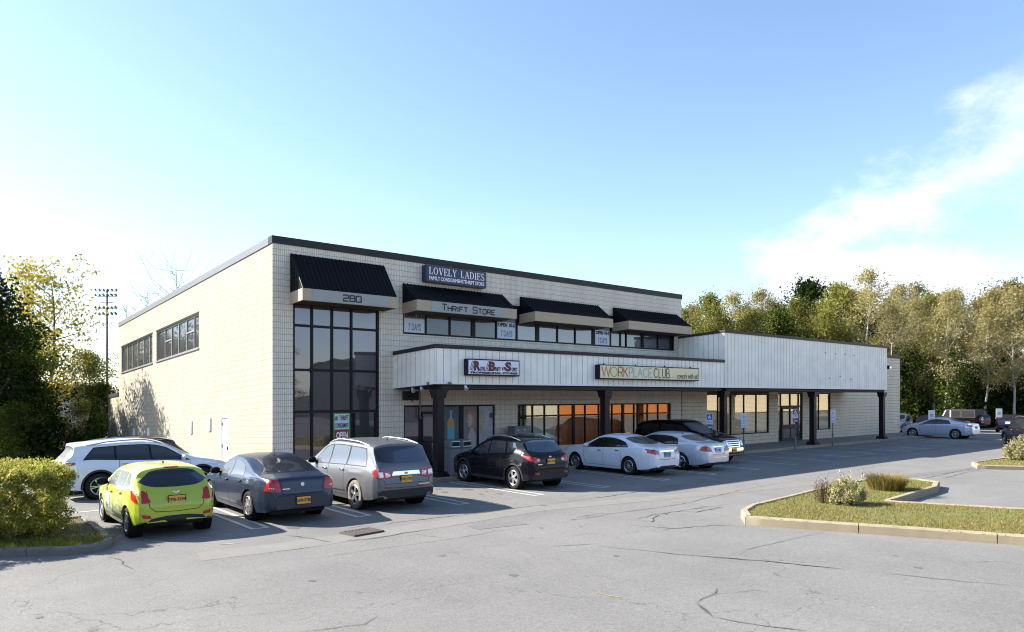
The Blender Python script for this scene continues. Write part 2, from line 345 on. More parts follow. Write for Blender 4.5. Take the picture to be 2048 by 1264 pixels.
M['bark'] = pmat('bark', (.085, .065, .05), .9, 0, .3, 5, .6, 20)
M['barkpale'] = pmat('pale_bark', (.34, .31, .27), .85, 0, .35, 4, .4, 20)
M['iron'] = pmat('rusty_iron_grate', (.085, .072, .068), .8, .3, .4, 12)
def blinds_mat(name, col, dk):
    m, nt, b, N, L = newmat(name); b.inputs['Roughness'].default_value = .6
    uv = N.new('ShaderNodeUVMap'); dn = N.new('ShaderNodeTexNoise'); dn.inputs['Scale'].default_value = 1.6; L.new(uv.outputs[0], dn.inputs[0])
    ad = N.new('ShaderNodeVectorMath'); ad.operation = 'MULTIPLY_ADD'; L.new(dn.outputs['Color'], ad.inputs[0]); ad.inputs[1].default_value = (0, .09, 0); L.new(uv.outputs[0], ad.inputs[2])
    w = N.new('ShaderNodeTexWave'); w.bands_direction = 'Y'; w.inputs['Scale'].default_value = 4.2; L.new(ad.outputs[0], w.inputs[0])
    cr = N.new('ShaderNodeMapRange'); L.new(w.outputs['Fac'], cr.inputs[0]); cr.inputs[1].default_value = .0; cr.inputs[2].default_value = .35
    mx = N.new('ShaderNodeMixRGB'); L.new(cr.outputs[0], mx.inputs[0]); mx.inputs[1].default_value = (*dk, 1); mx.inputs[2].default_value = (*col, 1)
    L.new(mx.outputs[0], b.inputs['Base Color']); return m
M['blinds'] = blinds_mat('tan_blinds', (.95, .78, .50), (.62, .46, .27))
M['beigeblind'] = pmat('beige_panel', (.66, .58, .40), .8, 0, .12, 1.5)
M['siding'] = blinds_mat('white_clapboard', (.70, .71, .73), (.2, .2, .2))

# ------------------------------------------------------------------ text
def text_mesh(s, size, depth=.01, offset=0.0, sx=1.0, sp=1.0, align='CENTER'):
    cu = bpy.data.curves.new('t', 'FONT'); cu.body = s; cu.size = size; cu.extrude = depth / 2; cu.offset = offset
    cu.align_x = align; cu.align_y = 'CENTER'; cu.space_character = sp; cu.resolution_u = 3
    o = bpy.data.objects.new('t', cu); COL.objects.link(o)
    dg = bpy.context.evaluated_depsgraph_get(); me = bpy.data.meshes.new_from_object(o.evaluated_get(dg))
    vs = [(v.co.x * sx, v.co.y, v.co.z) for v in me.vertices]; fs = [tuple(p.vertices) for p in me.polygons]
    bpy.data.objects.remove(o, do_unlink=True); bpy.data.meshes.remove(me); bpy.data.curves.remove(cu)
    return vs, fs
def fit_text(mb, s, x0, x1, z0, z1, y, depth=.01, offset=0, face='-y', M4=None):
    """text stretched to a rectangle on a wall facing -y"""
    vs, fs = text_mesh(s, 1.0, depth, offset)
    ax = min(v[0] for v in vs); bx = max(v[0] for v in vs); az = min(v[1] for v in vs); bz = max(v[1] for v in vs)
    out = [(x0 + (v[0] - ax) / (bx - ax) * (x1 - x0), y - v[2], z0 + (v[1] - az) / (bz - az) * (z1 - z0)) for v in vs]
    mb.add(out, fs)
STK = {  # squared stroke letters on a 0..1 box
 'T': [[(0, 1), (1, 1)], [(.5, 1), (.5, 0)]], 'H': [[(0, 0), (0, 1)], [(1, 0), (1, 1)], [(0, .5), (1, .5)]],
 'R': [[(0, 0), (0, 1), (.85, 1), (1, .88), (1, .6), (.85, .48), (0, .48)], [(.6, .48), (1, 0)]], 'I': [[(.5, 0), (.5, 1)]],
 'F': [[(0, 0), (0, 1), (1, 1)], [(0, .5), (.8, .5)]], 'S': [[(1, .8), (1, .9), (.88, 1), (.12, 1), (0, .88), (0, .62), (.12, .5), (.88, .5), (1, .38), (1, .12), (.88, 0), (.12, 0), (0, .1), (0, .22)]],
 'O': [[(.12, 0), (0, .12), (0, .88), (.12, 1), (.88, 1), (1, .88), (1, .12), (.88, 0), (.12, 0)]],
 'E': [[(1, 0), (0, 0), (0, 1), (1, 1)], [(0, .5), (.85, .5)]],
 '2': [[(0, .8), (0, .9), (.12, 1), (.88, 1), (1, .88), (1, .62), (.88, .52), (.12, .44), (0, .34), (0, 0), (1, 0)]],
 '8': [[(.12, 0), (0, .1), (0, .42), (.1, .52), (.9, .52), (1, .42), (1, .1), (.88, 0), (.12, 0)], [(.1, .52), (.04, .6), (.04, .9), (.14, 1), (.86, 1), (.96, .9), (.96, .6), (.9, .52)]],
 '0': [[(.08, 0), (0, .08), (0, .92), (.08, 1), (.92, 1), (1, .92), (1, .08), (.92, 0), (.08, 0)]],
 'W': [[(0, 1), (.25, 0), (.5, 1), (.75, 0), (1, 1)]], 'K': [[(0, 0), (0, 1)], [(0, .42), (.95, 1)], [(.3, .6), (1, 0)]], 'P': [[(0, 0), (0, 1), (.7, 1), (1, .88), (1, .62), (.7, .5), (0, .5)]],
 'L': [[(0, 1), (0, 0), (.9, 0)]], 'A': [[(0, 0), (.5, 1), (1, 0)], [(.2, .36), (.8, .36)]], 'U': [[(0, 1), (0, .25), (.15, .05), (.5, 0), (.85, .05), (1, .25), (1, 1)]],
 'B': [[(0, .5), (0, 1), (.65, 1), (.85, .9), (.85, .6), (.65, .5), (0, .5)], [(0, .5), (0, 0), (.75, 0), (1, .12), (1, .4), (.65, .5)]],
 '.': [[(.4, 0), (.6, 0)]]}
STK['C'] = [[(.5 + .5 * math.cos(a), .5 + .5 * math.sin(a)) for a in [R(40 + i * 28) for i in range(11)]]]
STK['@'] = [[(.5 + .5 * math.cos(a), .5 + .5 * math.sin(a)) for a in [R(i * 24) for i in range(16)]]]
def strokes(mb, ch, x0, z0, w, h, t, y, dy=.006):
    for k, pl in enumerate(STK[ch]):
        P = [Vector((x0 + a * w, z0 + b * h)) for a, b in pl]
        closed = (P[0] - P[-1]).length < 1e-6 and len(P) > 3
        if closed: P = P[:-1]
        n = len(P); Lp = []; Rp = []
        for i in range(n):
            a = P[i - 1] if (i > 0 or closed) else None; b = P[(i + 1) % n] if (i < n - 1 or closed) else None
            d1 = (P[i] - a).normalized() if a is not None else None; d2 = (b - P[i]).normalized() if b is not None else None
            d = (d1 + d2).normalized() if d1 is not None and d2 is not None else (d1 if d2 is None else d2)
            nn = Vector((-d.y, d.x)); q = 1.0
            if d1 is not None and d2 is not None: q = 1 / max(.45, nn.dot(Vector((-d1.y, d1.x))))
            Lp.append(P[i] + nn * t / 2 * q); Rp.append(P[i] - nn * t / 2 * q)
        yy = y - dy - k * .0012
        for i in range(n if closed else n - 1):
            j = (i + 1) % n
            a, b, c, d = Lp[i], Lp[j], Rp[j], Rp[i]
            mb.add([(p.x, yy, p.y) for p in (a, b, c, d)], [(0, 1, 2, 3)])
def stroke_text(mb, s, x0, x1, z0, z1, t, y, small=.78, gap=.28, widths={}):
    ws = []
    for c in s:
        if c == ' ': ws.append(.7); continue
        k = 1 if (c.isupper() or not c.isalpha()) else small
        ws.append(widths.get(c, .25 if c in 'Ii.' else 1.0) * k)
    tot = sum(ws) + gap * (len(s) - 1); sc = (x1 - x0) / tot; x = x0
    for c, w in zip(s, ws):
        if c != ' ':
            k = 1 if (c.isupper() or not c.isalpha()) else small
            strokes(mb, c.upper(), x, z0, w * sc, (z1 - z0) * k, t, y)
        x += (w + gap) * sc
def serif_text(mb, s, x0, x1, z0, z1, y):
    H = z1 - z0; T = H * .155; t = H * .06
    W = {'L': .62, 'O': .82, 'V': .8, 'E': .66, 'Y': .8, 'A': .82, 'D': .82, 'I': .34, 'S': .58, ' ': .5}
    gap = .12; tot = sum(W[c] for c in s) + gap * (len(s) - 1); sc = (x1 - x0) / tot / 1.0; x = x0
    cnt = [0]
    def st(ax, az, bx, bz, w):   # stroke in letter coords (x in metres from letter left, z 0..1)
        cnt[0] += 1; yy = y - .004 - (cnt[0] % 7) * .0012
        A = Vector((ax, az * H)); B = Vector((bx, bz * H)); d = (B - A).normalized(); n = Vector((-d.y, d.x)) * w / 2
        P = [A + n, B + n, B - n, A - n]; mb.add([(x + p.x, yy, z0 + p.y) for p in P], [(0, 1, 2, 3)])
    for c in s:
        w = W[c] * sc
        if c == 'L': st(.2 * w, 0, .2 * w, 1, T); st(0, 1 - .03, .45 * w, 1 - .03, t); st(0, .03, w, .03, t); st(w - t, 0, w - t, .3, t)
        elif c == 'E': st(.2 * w, 0, .2 * w, 1, T); st(0, .97, w, .97, t); st(0, .03, w, .03, t); st(.2 * w, .52, .7 * w, .52, t); st(w - t, 0, w - t, .28, t); st(w - t, .75, w - t, 1, t); st(.68 * w, .4, .68 * w, .65, t)
        elif c == 'V': st(.12 * w, 1, .5 * w, 0, T); st(.88 * w, 1, .5 * w, 0, t); st(0, .97, .35 * w, .97, t); st(.68 * w, .97, w, .97, t)
        elif c == 'Y': st(.12 * w, 1, .5 * w, .45, T); st(.88 * w, 1, .5 * w, .45, t); st(.5 * w, .5, .5 * w, 0, T); st(0, .97, .35 * w, .97, t); st(.68 * w, .97, w, .97, t); st(.3 * w, .03, .7 * w, .03, t)
        elif c == 'A': st(.88 * w, 0, .5 * w, 1, T); st(.12 * w, 0, .5 * w, 1, t); st(0, .03, .3 * w, .03, t); st(.65 * w, .03, w, .03, t); st(.25 * w, .35, .75 * w, .35, t)
        elif c == 'I': st(.5 * w, 0, .5 * w, 1, T); st(0, .97, w, .97, t); st(0, .03, w, .03, t)
        elif c in 'OD':
            n = 24; vs = []; cx = .5 * w; rx = .5 * w
            if c == 'D':
                st(.2 * w, 0, .2 * w, 1, T); st(0, .97, .5 * w, .97, t); st(0, .03, .5 * w, .03, t)
                an = [R(-90 + 180 * i / n) for i in range(n + 1)]; cx = .4 * w; rx = .6 * w
            else: an = [2 * math.pi * i / n for i in range(n + 1)]
            for a in an:
                vs.append((x + cx + rx * math.cos(a), y - .003, z0 + H * .5 + H * .5 * math.sin(a)))
                vs.append((x + cx + (rx - T) * math.cos(a), y - .003, z0 + H * .5 + (H * .5 - t) * math.sin(a)))
            mb.add(vs, [(2 * i, 2 * i + 2, 2 * i + 3, 2 * i + 1) for i in range(n)])
        elif c == 'S':
            P = []
            for i in range(9): a = R(20 + i * 31.25); P.append((.5 * w + .42 * w * math.cos(a), .74 + .23 * math.sin(a)))
            for i in range(9): a = R(90 - i * 31.25); P.append((.5 * w + .46 * w * math.cos(a), .265 + .235 * math.sin(a)))
            for i in range(len(P) - 1):
                wd = T * .95 if 6 <= i <= 11 else t * 1.5
                st(P[i][0], P[i][1], P[i + 1][0], P[i + 1][1], wd)
        x += w + gap * sc

# ------------------------------------------------------------------ wall with openings
def wall_front(mb, x0, x1, z0, z1, holes, y=0.0, depth=.14, axis='y', step=None):
    """wall skin at y (facing -y) or at x (facing -x) with rectangular openings and their reveals"""
    us = sorted({x0, x1, *[h[0] for h in holes], *[h[1] for h in holes]}); vs = sorted({z0, z1, *[h[2] for h in holes], *[h[3] for h in holes]})
    def P(u, d, v): return (u, y + d, v) if axis == 'y' else (y + d, u, v)
    for i in range(len(us) - 1):
        for j in range(len(vs) - 1):
            cu = (us[i] + us[i + 1]) / 2; cv = (vs[j] + vs[j + 1]) / 2
            if any(h[0] < cu < h[1] and h[2] < cv < h[3] for h in holes): continue
            mb.quad(P(us[i], 0, vs[j]), P(us[i + 1], 0, vs[j]), P(us[i + 1], 0, vs[j + 1]), P(us[i], 0, vs[j + 1]))
    for a, b, c, d in holes:
        mb.quad(P(a, 0, c), P(a, depth, c), P(a, depth, d), P(a, 0, d)); mb.quad(P(b, 0, c), P(b, 0, d), P(b, depth, d), P(b, depth, c))
        mb.quad(P(a, 0, d), P(a, depth, d), P(b, depth, d), P(b, 0, d)); mb.quad(P(a, 0, c), P(b, 0, c), P(b, depth, c), P(a, depth, c))
def window(parent, x0, x1, z0, z1, vm, hm, y=0.0, fr=.06, gm='glass', axis='y', fm='frame', name='window', rec=.09, thick=(), hz_cells=None, pane_lists=None):
    """glazed frame: outer frame, mullions (vm list of x), transoms (hm list of z); glass behind as a sub-part"""
    mb = MB(True)
    def B(a, b, c, d, e0=rec - .045, e1=rec + .03):
        if axis == 'y': mb.box(a, b, y + e0, y + e1, c, d)
        else: mb.box(y + e0, y + e1, a, b, c, d)
    B(x0, x1, z0, z0 + fr); B(x0, x1, z1 - fr, z1); B(x0, x0 + fr, z0 + fr, z1 - fr); B(x1 - fr, x1, z0 + fr, z1 - fr)
    for q in vm:
        t = fr if q not in thick else fr * 2.6
        B(q - t / 2, q + t / 2, z0 + fr, z1 - fr, rec - .04, rec + .025)
    for h in hm:
        if isinstance(h, tuple): B(h[1], h[2], h[0] - fr / 2, h[0] + fr / 2, rec - .035, rec + .02)
        else: B(x0 + fr, x1 - fr, h - fr / 2, h + fr / 2, rec - .035, rec + .02)
    f = mb.build(name, M[fm], parent)
    g = MB(True); e = rec + .0
    if axis == 'y': g.quad((x0 + .01, y + e, z0 + .01), (x1 - .01, y + e, z0 + .01), (x1 - .01, y + e, z1 - .01), (x0 + .01, y + e, z1 - .01))
    else: g.quad((y + e, x1 - .01, z0 + .01), (y + e, x0 + .01, z0 + .01), (y + e, x0 + .01, z1 - .01), (y + e, x1 - .01, z1 - .01))
    g.build('pane', M[gm], f)
    return f
def backing(parent, name, mat, x0, x1, z0, z1, y):
    b = MB(True); b.box(x0, x1, y, y + .03, z0, z1); return b.build(name, M[mat], parent)
M['oil'] = pmat('oil_stain', (.10, .097, .094), .7, 0, .2, 6)
# ------------------------------------------------------------------ ground, lot, kerbs, markings
def grid_sheet(name, x0, x1, y0, y1, nx, ny, fn, mat, kind='structure'):
    mb = MB(); vs = [(x0 + (x1 - x0) * i / nx, y0 + (y1 - y0) * j / ny, 0) for j in range(ny + 1) for i in range(nx + 1)]
    vs = [(x, y, fn(x, y)) for x, y, _ in vs]
    fs = [(j * (nx + 1) + i, j * (nx + 1) + i + 1, (j + 1) * (nx + 1) + i + 1, (j + 1) * (nx + 1) + i) for j in range(ny) for i in range(nx)]
    mb.add(vs, fs); o = mb.build(name, mat, None, smooth='all', normals=False); tag(o, kind=kind); return o
grid_sheet('ground', -900, 900, -900, 900, 90, 90, lambda x, y: zg(x, y) - .25, M['earth'])
grid_sheet('parking_lot', -46, 104, -60, 36, 150, 96, lambda x, y: zg(x, y), M['asphalt'])
def ribbon(mb, pts, w, lift=.006, jit=0, seed=1, taper=False):
    rnd = random.Random(seed); P = []
    for i in range(len(pts) - 1):
        a = Vector(pts[i]); b = Vector(pts[i + 1]); n = max(1, int((b - a).length / (.18 if jit else 2.0)))
        for k in range(n): P.append(a.lerp(b, k / n) + (Vector((rnd.uniform(-jit, jit), rnd.uniform(-jit, jit))) if jit and (i or k) else Vector((0, 0))))
    P.append(Vector(pts[-1])); vs = []; n = len(P)
    for i, p in enumerate(P):
        d = (P[min(i + 1, n - 1)] - P[max(i - 1, 0)]).normalized(); nn = Vector((-d.y, d.x))
        ww = w * (rnd.uniform(.45, 1.35) if jit else 1) * (min(1, 4 * i / n + .15, 4 * (n - 1 - i) / n + .15) if taper else 1)
        for s in (1, -1):
            q = p + nn * ww / 2 * s; vs.append((q.x, q.y, zg(q.x, q.y) + lift))
    mb.add(vs, [(2 * i, 2 * i + 1, 2 * i + 3, 2 * i + 2) for i in range(n - 1)])
pb = MB()
for X in (-3.34, -.80, 2.22, 4.95, 7.80, 10.86, 13.72, 16.6):          # doubled bay lines
    y1 = -7.7 if X > 0 else -7.75
    for dx in (-.17, .17): ribbon(pb, [(X + dx, -3.4), (X + dx, y1)], .10, .006)
    ribbon(pb, [(X - .22, y1 - .05), (X + .22, y1 - .05)], .10, .0065)
for X in (19.6, 22.4, 25.3, 28.2, 31.1, 34.0, 37.0, 39.9, 42.9, 48.0, 51): ribbon(pb, [(X, -3.5), (X, -7.8)], .10, .006)
for k in range(5): ribbon(pb, [(40.2 + k * .9, -7.6), (42.4 + k * .9, -4.2)], .10, .0065)
for X in (44, 46.8, 49.6, 52.4): ribbon(pb, [(X, -12.5), (X + 1.4, -9.6)], .10, .006)
ribbon(pb, [(-8.6, -2.2), (-4.5, -2.5)], .10)
tag(pb.build('parking_lines', M['paint'], None, normals=False), kind='structure')
yb = MB(); ribbon(yb, [(-1.45, -16.14), (-1.41, -16.42), (-1.3, -16.67)], .05, .007, .02, 4, True); ribbon(yb, [(-4.6, -8.9), (-4.2, -9.1)], .05, .007, .02, 5, True); ribbon(yb, [(-3.35, -11.25), (-3.2, -11.3)], .05, .007, .02, 8, True)
tag(yb.build('yellow_paint_marks', M['yellow'], None, normals=False), kind='structure')
bl = MB()
for X in (24.0, 29.6, 35.5):
    for s in (-1, 1): ribbon(bl, [(X - .4 * s, -7.4), (X + .4 * s, -6.9)], .12, .006 + .0008 * s)
    ribbon(bl, [(X - .35, -6.6), (X + .35, -6.5), (X + .4, -6.1)], .12, .0075)
tag(bl.build('accessible_bay_marks', M['bluepaint'], None, normals=False), kind='structure')
gt = MB(); ribbon(gt, [(-5.2, -9.75), (-3.6, -10.0), (-.9, -9.95), (3.2, -9.6), (9, -10.7), (16, -11.7), (24, -12.6), (33, -13.2)], .75, .003)
tag(gt.build('gutter_strip', M['gutter'], None, normals=False), kind='structure')
ck = MB()
CR =  [(0.03, 0.03, [(0.26, -13.31), (1.1, -13.68), (1.26, -13.72)]), (0.035, 0.03, [(1.0, -13.78), (1.16, -14.23), (1.43, -14.88), (1.75, -15.63), (2.25, -16.51)]), (0.06, 0.02, [(1.75, -15.63), (2.37, -16.72), (2.85, -17.91)]), (0.02, 0.03, [(2.48, -15.91), (3.2, -15.92), (4.53, -15.93), (5.96, -15.98)]), (0.03, 0.02, [(0.18, -17.14), (-0.09, -17.29), (-0.54, -17.36), (-0.81, -17.46)]), (0.085, 0.035, [(-0.77, -17.46), (-0.9, -17.71), (-1.12, -17.96)]), (0.04, 0.02, [(-1.12, -17.96), (-1.06, -18.29), (-0.9, -18.66), (-0.73, -19.05)]), (0.015, 0.03, [(-1.7, -17.74), (-1.41, -17.8), (-1.13, -17.97)]), (0.012, 0.03, [(-0.51, -17.34), (-0.12, -17.37), (0.47, -17.6), (0.66, -17.97)]), (0.03, 0.04, [(2.98, -11.25), (4.0, -11.25), (4.18, -11.52)]), (0.03, 0.04, [(2.98, -11.25), (3.09, -11.53), (3.96, -11.43)]), (0.05, 0.05, [(3.82, -12.4), (4.71, -12.19), (5.82, -12.23), (6.76, -12.23), (7.64, -12.39)]), (0.04, 0.05, [(3.82, -12.4), (3.88, -12.78), (4.91, -12.21)]), (0.05, 0.04, [(5.67, -12.26), (5.91, -12.61), (6.95, -12.54)]), (0.05, 0.02, [(4.06, -9.2), (6.34, -9.24), (9.79, -9.0), (11.76, -8.97)]), (0.03, 0.03, [(1.95, -11.48), (3.96, -11.43), (6.74, -11.54), (10.5, -10.92), (14.48, -10.67)]), (0.04, 0.06, [(3.15, -12.72), (3.69, -13.64), (4.62, -13.94), (5.07, -14.51)]), (0.02, 0.04, [(3.05, -13.67), (3.75, -13.64)]), (0.045, 0.03, [(-3.29, -8.78), (-3.08, -9.24), (-2.79, -10.22)]), (0.04, 0.03, [(-2.79, -10.22), (-2.0, -10.4), (-1.51, -10.36), (-0.48, -10.24)]), (0.05, 0.02, [(-1.34, -9.32), (-0.75, -9.05), (0.83, -9.17), (2.0, -9.23), (4.06, -9.2)]), (0.02, 0.02, [(-4.22, -11.1), (-3.59, -11.36), (-2.53, -11.37), (-0.8, -11.49), (0.67, -11.4), (1.88, -11.56)]), (0.02, 0.04, [(-1.04, -10.37), (-1.04, -10.84), (-0.76, -11.44)]), (0.02, 0.04, [(-5.53, -14.93), (-5.15, -15.11), (-4.79, -15.2), (-4.45, -15.04)]), (0.03, 0.03, [(-2.02, -9.16), (-1.53, -8.94), (-1.21, -9.21)]), (0.015, 0.05, [(-0.38, -13.08), (-0.17, -13.56)]), (0.07, 0.02, [(19.64, -5.03), (20.98, -5.28), (24.97, -5.44), (31.35, -5.05), (39.25, -4.88)]), (0.07, 0.03, [(22.26, -6.05), (22.32, -7.26), (24.25, -7.7), (29.02, -7.41), (32.36, -7.54)]), (0.03, 0.05, [(15.48, -10.15), (17.45, -10.28), (18.4, -10.47), (23.69, -10.03)]), (0.05, 0.02, [(17.61, -13.28), (21.72, -13.14), (24.22, -13.07)]), (0.04, 0.02, [(18.22, -13.79), (21.62, -13.46), (23.23, -13.56)]), (0.1, 0.02, [(28.82, -5.7), (36.51, -5.15), (44.69, -4.07)]), (0.1, 0.02, [(24.66, -7.66), (30.03, -8.18), (37.24, -7.67), (46.7, -7.0)]), (0.03, 0.04, [(-6.4, -8.62), (-6.33, -10.04)]), (0.03, 0.04, [(2.94, -18.2), (3.78, -20.13)])]
for i, (w, j, pts) in enumerate(CR): ribbon(ck, pts, w * .62, .0085, j, i + 3, True)
tag(ck.build('pavement_cracks', M['crack'], None, normals=False), kind='structure')
pt = MB(); ribbon(pt, [(15.5, -12.2), (21.5, -12.9), (27.0, -13.6)], .55, .0045); ribbon(pt, [(.3, -10.75), (1.6, -10.95)], .5, .0045)

def blot(mb, x, y, r, seed, lift=.0035):
    rn = random.Random(seed); n = 18; P = [(x + r * rn.uniform(.7, 1.2) * math.cos(2 * math.pi * i / n), y + r * 1.3 * rn.uniform(.7, 1.2) * math.sin(2 * math.pi * i / n)) for i in range(n)]
    mb.add([(a, b, zg(a, b) + lift) for a, b in P], [tuple(range(n))])
ob = MB(); rn = random.Random(5)
for k in range(70):
    blot(ob, rn.choice((-2.3, .5, 3.6, 6.2, 9.3, 12, 15, 18, 21, 24, 27, 30)) + rn.uniform(-.7, .7), rn.uniform(-9.4, -3.6), rn.uniform(.03, .16), k, .0035 + k * 3e-5)
for k in range(40): blot(ob, rn.uniform(-8, 14), rn.uniform(-19, -10), rn.uniform(.02, .07), k + 99, .0035 + k * 3e-5)
tag(ob.build('oil_stains', M['oil'], None, normals=False), kind='structure')
tag(pt.build('asphalt_patches', M['patch'], None, normals=False), kind='structure')

# sidewalk and its kerb (kerb dropped at the ramp)
sw = MB()
def walk_top(x): return 0.0
sw.prism([(4.1, 0), (49.6, 0), (49.6, -2.95), (47, -3.15), (4.1, -2.95)][::-1], -.3, -.004, axis='z')
o = sw.build('sidewalk', M['concrete'], None); tag(o, kind='structure')
kb = MB(); xs = [4.1 + i * 2.4 for i in range(20)]
for i in range(19): kb.bbox(xs[i] + .006, xs[i + 1] - .006, -3.11, -2.95, -.3, .004, .015)
tag(kb.build('sidewalk_kerb', M['kerb'], None), kind='structure')

def kerb_run(name, pts, w, h, mat, joint=2.4, closed=False, z=None):
    mb = MB(); L = [Vector(p) for p in pts]
    if closed: L.append(L[0])
    seq = []
    for a, b in zip(L[:-1], L[1:]):
        n = max(1, int((b - a).length / .2)); seq += [a.lerp(b, k / n) for k in range(n)]
    seq.append(L[-1]); N_ = len(seq); rnd = random.Random(len(pts))
    nn = []
    for i in range(N_):
        a = seq[i - 1] if i else (seq[-2] if closed else seq[0]); b = seq[i + 1] if i < N_ - 1 else (seq[1] if closed else seq[-1])
        d = (b - a).normalized(); nn.append(Vector((-d.y, d.x)))
    acc = 0; start = 0
    def seg(i0, i1):
        base = len(mb.v); vs = []
        for i in range(i0, i1 + 1):
            p = seq[i]; q = nn[i]; g = zg(p.x, p.y); jz = rnd.uniform(-.004, .004); hh = h + jz
            sh = .008 * ((i == i0) - (i == i1))
            d = Vector((q.y, -q.x)) * sh
            for off, zz in ((0, -.2), (.0, hh - .035), (.03, hh), (w - .02, hh), (w, hh - .02), (w, -.2)):
                o_ = p + q * off + d; vs.append((o_.x, o_.y, g + zz))
        m = i1 - i0; fs = []
        for i in range(m):
            for k in range(5): fs.append((i * 6 + k, (i + 1) * 6 + k, (i + 1) * 6 + k + 1, i * 6 + k + 1))
        fs.append(tuple(range(5, -1, -1))); fs.append(tuple(m * 6 + k for k in range(6)))
        mb.add(vs, fs)
    for i in range(1, N_):
        acc += (seq[i] - seq[i - 1]).length
        if acc >= joint or i == N_ - 1: seg(start, i); start = i; acc = 0
    o = mb.build(name, mat, None, smooth=True); return tag(o, kind='structure')
def arc(cx, cy, r, a0, a1, n=8): return [(cx + r * math.cos(R(a0 + (a1 - a0) * i / n)), cy + r * math.sin(R(a0 + (a1 - a0) * i / n))) for i in range(n + 1)]
ISL_R = [(5.27,-14.4),(5.6,-15.2),(7.0,-18.2),(9.5,-24.0),(15,-24),(11.5,-17.9),(10.4,-15.4),(14.6,-15.05),(16.0,-14.6),(16.3,-13.9),(16.0,-13.0),(15.3,-12.7),(12,-12.85),(8.2,-13.3),(7.0,-13.42),(6.1,-13.75)]
ISL_L = [(-14,-2.2),(-7.98,-7.13),(-7.05,-7.85),(-6.6,-7.98),(-6.27,-7.75),(-6.12,-7.3),(-6.08,-6.4),(-6.05,-4.0),(-9,-3.0),(-14,1.5)]
ISL_F = [(23.5,-13.3),(24.6,-14.8),(27,-18),(33,-18),(33,-12.9),(25,-12.6)]
def fill(name, outline, lift, mat):
    mb = MB(); mb.add([(x, y, zg(x, y) + lift) for x, y in outline], [tuple(range(len(outline)))])
    o = mb.build(name, mat, None, normals=False)
    bm = bmesh.new(); bm.from_mesh(o.data); bmesh.ops.triangulate(bm, faces=bm.faces[:])
    for f in bm.faces:
        f.normal_update()
        if f.normal.z < 0: f.normal_flip()
    bm.to_mesh(o.data); bm.free(); return tag(o, kind='structure')
kerb_run('right_island_kerb', ISL_R, .17, .20, M['kerb'], 2.3, closed=True)
kerb_run('left_island_kerb', ISL_L, .16, .15, M['kerbgrey'], 1.9, closed=True)
kerb_run('far_island_kerb', ISL_F, .16, .16, M['kerb'], 2.4, closed=True)
fill('right_island_turf', ISL_R, .165, M['turf']); fill('left_island_soil', ISL_L, .10, M['earthdark']); fill('far_island_turf', ISL_F, .13, M['turf'])

def P_in(poly, x, y):
    c = False; n = len(poly)
    for i in range(n):
        (xa, ya), (xb, yb_) = poly[i], poly[(i + 1) % n]
        if (ya > y) != (yb_ > y) and x < (xb - xa) * (y - ya) / (yb_ - ya) + xa: c = not c
    return c
def grass(name, poly, n, h, mat, seed, lift=.16, cond=None):
    rnd = random.Random(seed); mb = MB(); xs = [p[0] for p in poly]; ys = [p[1] for p in poly]; k = 0
    while k < n:
        x = rnd.uniform(min(xs), max(xs)); y = rnd.uniform(min(ys), max(ys))
        if not P_in(poly, x, y): continue
        if cond and not cond(x, y, rnd): continue
        k += 1; a = rnd.uniform(0, 6.28); hh = h * rnd.uniform(.4, 1.3); w = rnd.uniform(.006, .013); z = zg(x, y) + lift
        lx = rnd.uniform(-.6, .6) * hh; ly = rnd.uniform(-.6, .6) * hh
        mb.add([(x + w * math.cos(a), y + w * math.sin(a), z), (x - w * math.cos(a), y - w * math.sin(a), z), (x + lx, y + ly, z + hh)], [(0, 1, 2)])
    o = mb.build(name, mat, None, uv=False, normals=False); return tag(o, kind='stuff')
M['grass'] = leaf_mat('grass_blades', [(.16, .21, .03), (.26, .29, .05), (.34, .31, .08), (.20, .26, .04), (.42, .34, .13)], .4)
M['drygrass'] = leaf_mat('dry_grass_blades', [(.44, .34, .15), (.34, .26, .10), (.50, .40, .20), (.30, .27, .09)], .4)
def patchy(x, y, r): return math.sin(x * 1.9 + 1.3 * math.sin(y * 1.1)) + math.sin(y * 2.3 + x * .7) + r.uniform(-1.1, 1.1) > .45
grass('dry_grass', ISL_R, 15000, .05, M['drygrass'], 15, cond=patchy)
grass('grass', ISL_R, 30000, .045, M['grass'], 5)
grass('island_grass', ISL_F, 5000, .08, M['grass'], 6, .13)
grass('weeds', ISL_L, 5000, .09, M['grass'], 7, .10, lambda x, y, r: y < -6.2 - .32 * (x + 8) or r.random() < .12)

# ------------------------------------------------------------------ the two-storey shop building
BH = 8.14
shop = empty('retail_building', (0, 0, 0), 0, 'two-storey cream block shop building with black awnings and tall corner window', 'building')
rib = MB(True)
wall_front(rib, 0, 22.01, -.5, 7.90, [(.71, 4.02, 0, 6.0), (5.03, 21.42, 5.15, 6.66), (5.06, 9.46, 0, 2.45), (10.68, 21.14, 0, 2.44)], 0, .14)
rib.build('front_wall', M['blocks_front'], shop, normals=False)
sd = MB(True)
wall_front(sd, 0, 23.05, -1.6, 7.90, [(15.53, 22.4, 5.2, 6.64), (7.99, 14.77, 5.2, 6.64), (4.28, 5.19, -.15, 2.24)], 0, .14, axis='x')
sd.build('side_wall', M['blocks_side'], shop, normals=False)
an = MB(True); an.quad((0, 23.05, -1.6), (0, 25.95, -1.6), (0, 25.95, 3.9), (0, 23.05, 3.9)); an.quad((0, 25.95, -1.6), (12, 25.95, -1.6), (12, 25.95, 3.9), (0, 25.95, 3.9)); an.quad((12, 25.95, -1.6), (12, 23.05, -1.6), (12, 23.05, 3.9), (12, 25.95, 3.9))
an.build('annex_wall', M['blocks_side'], shop, normals=False)
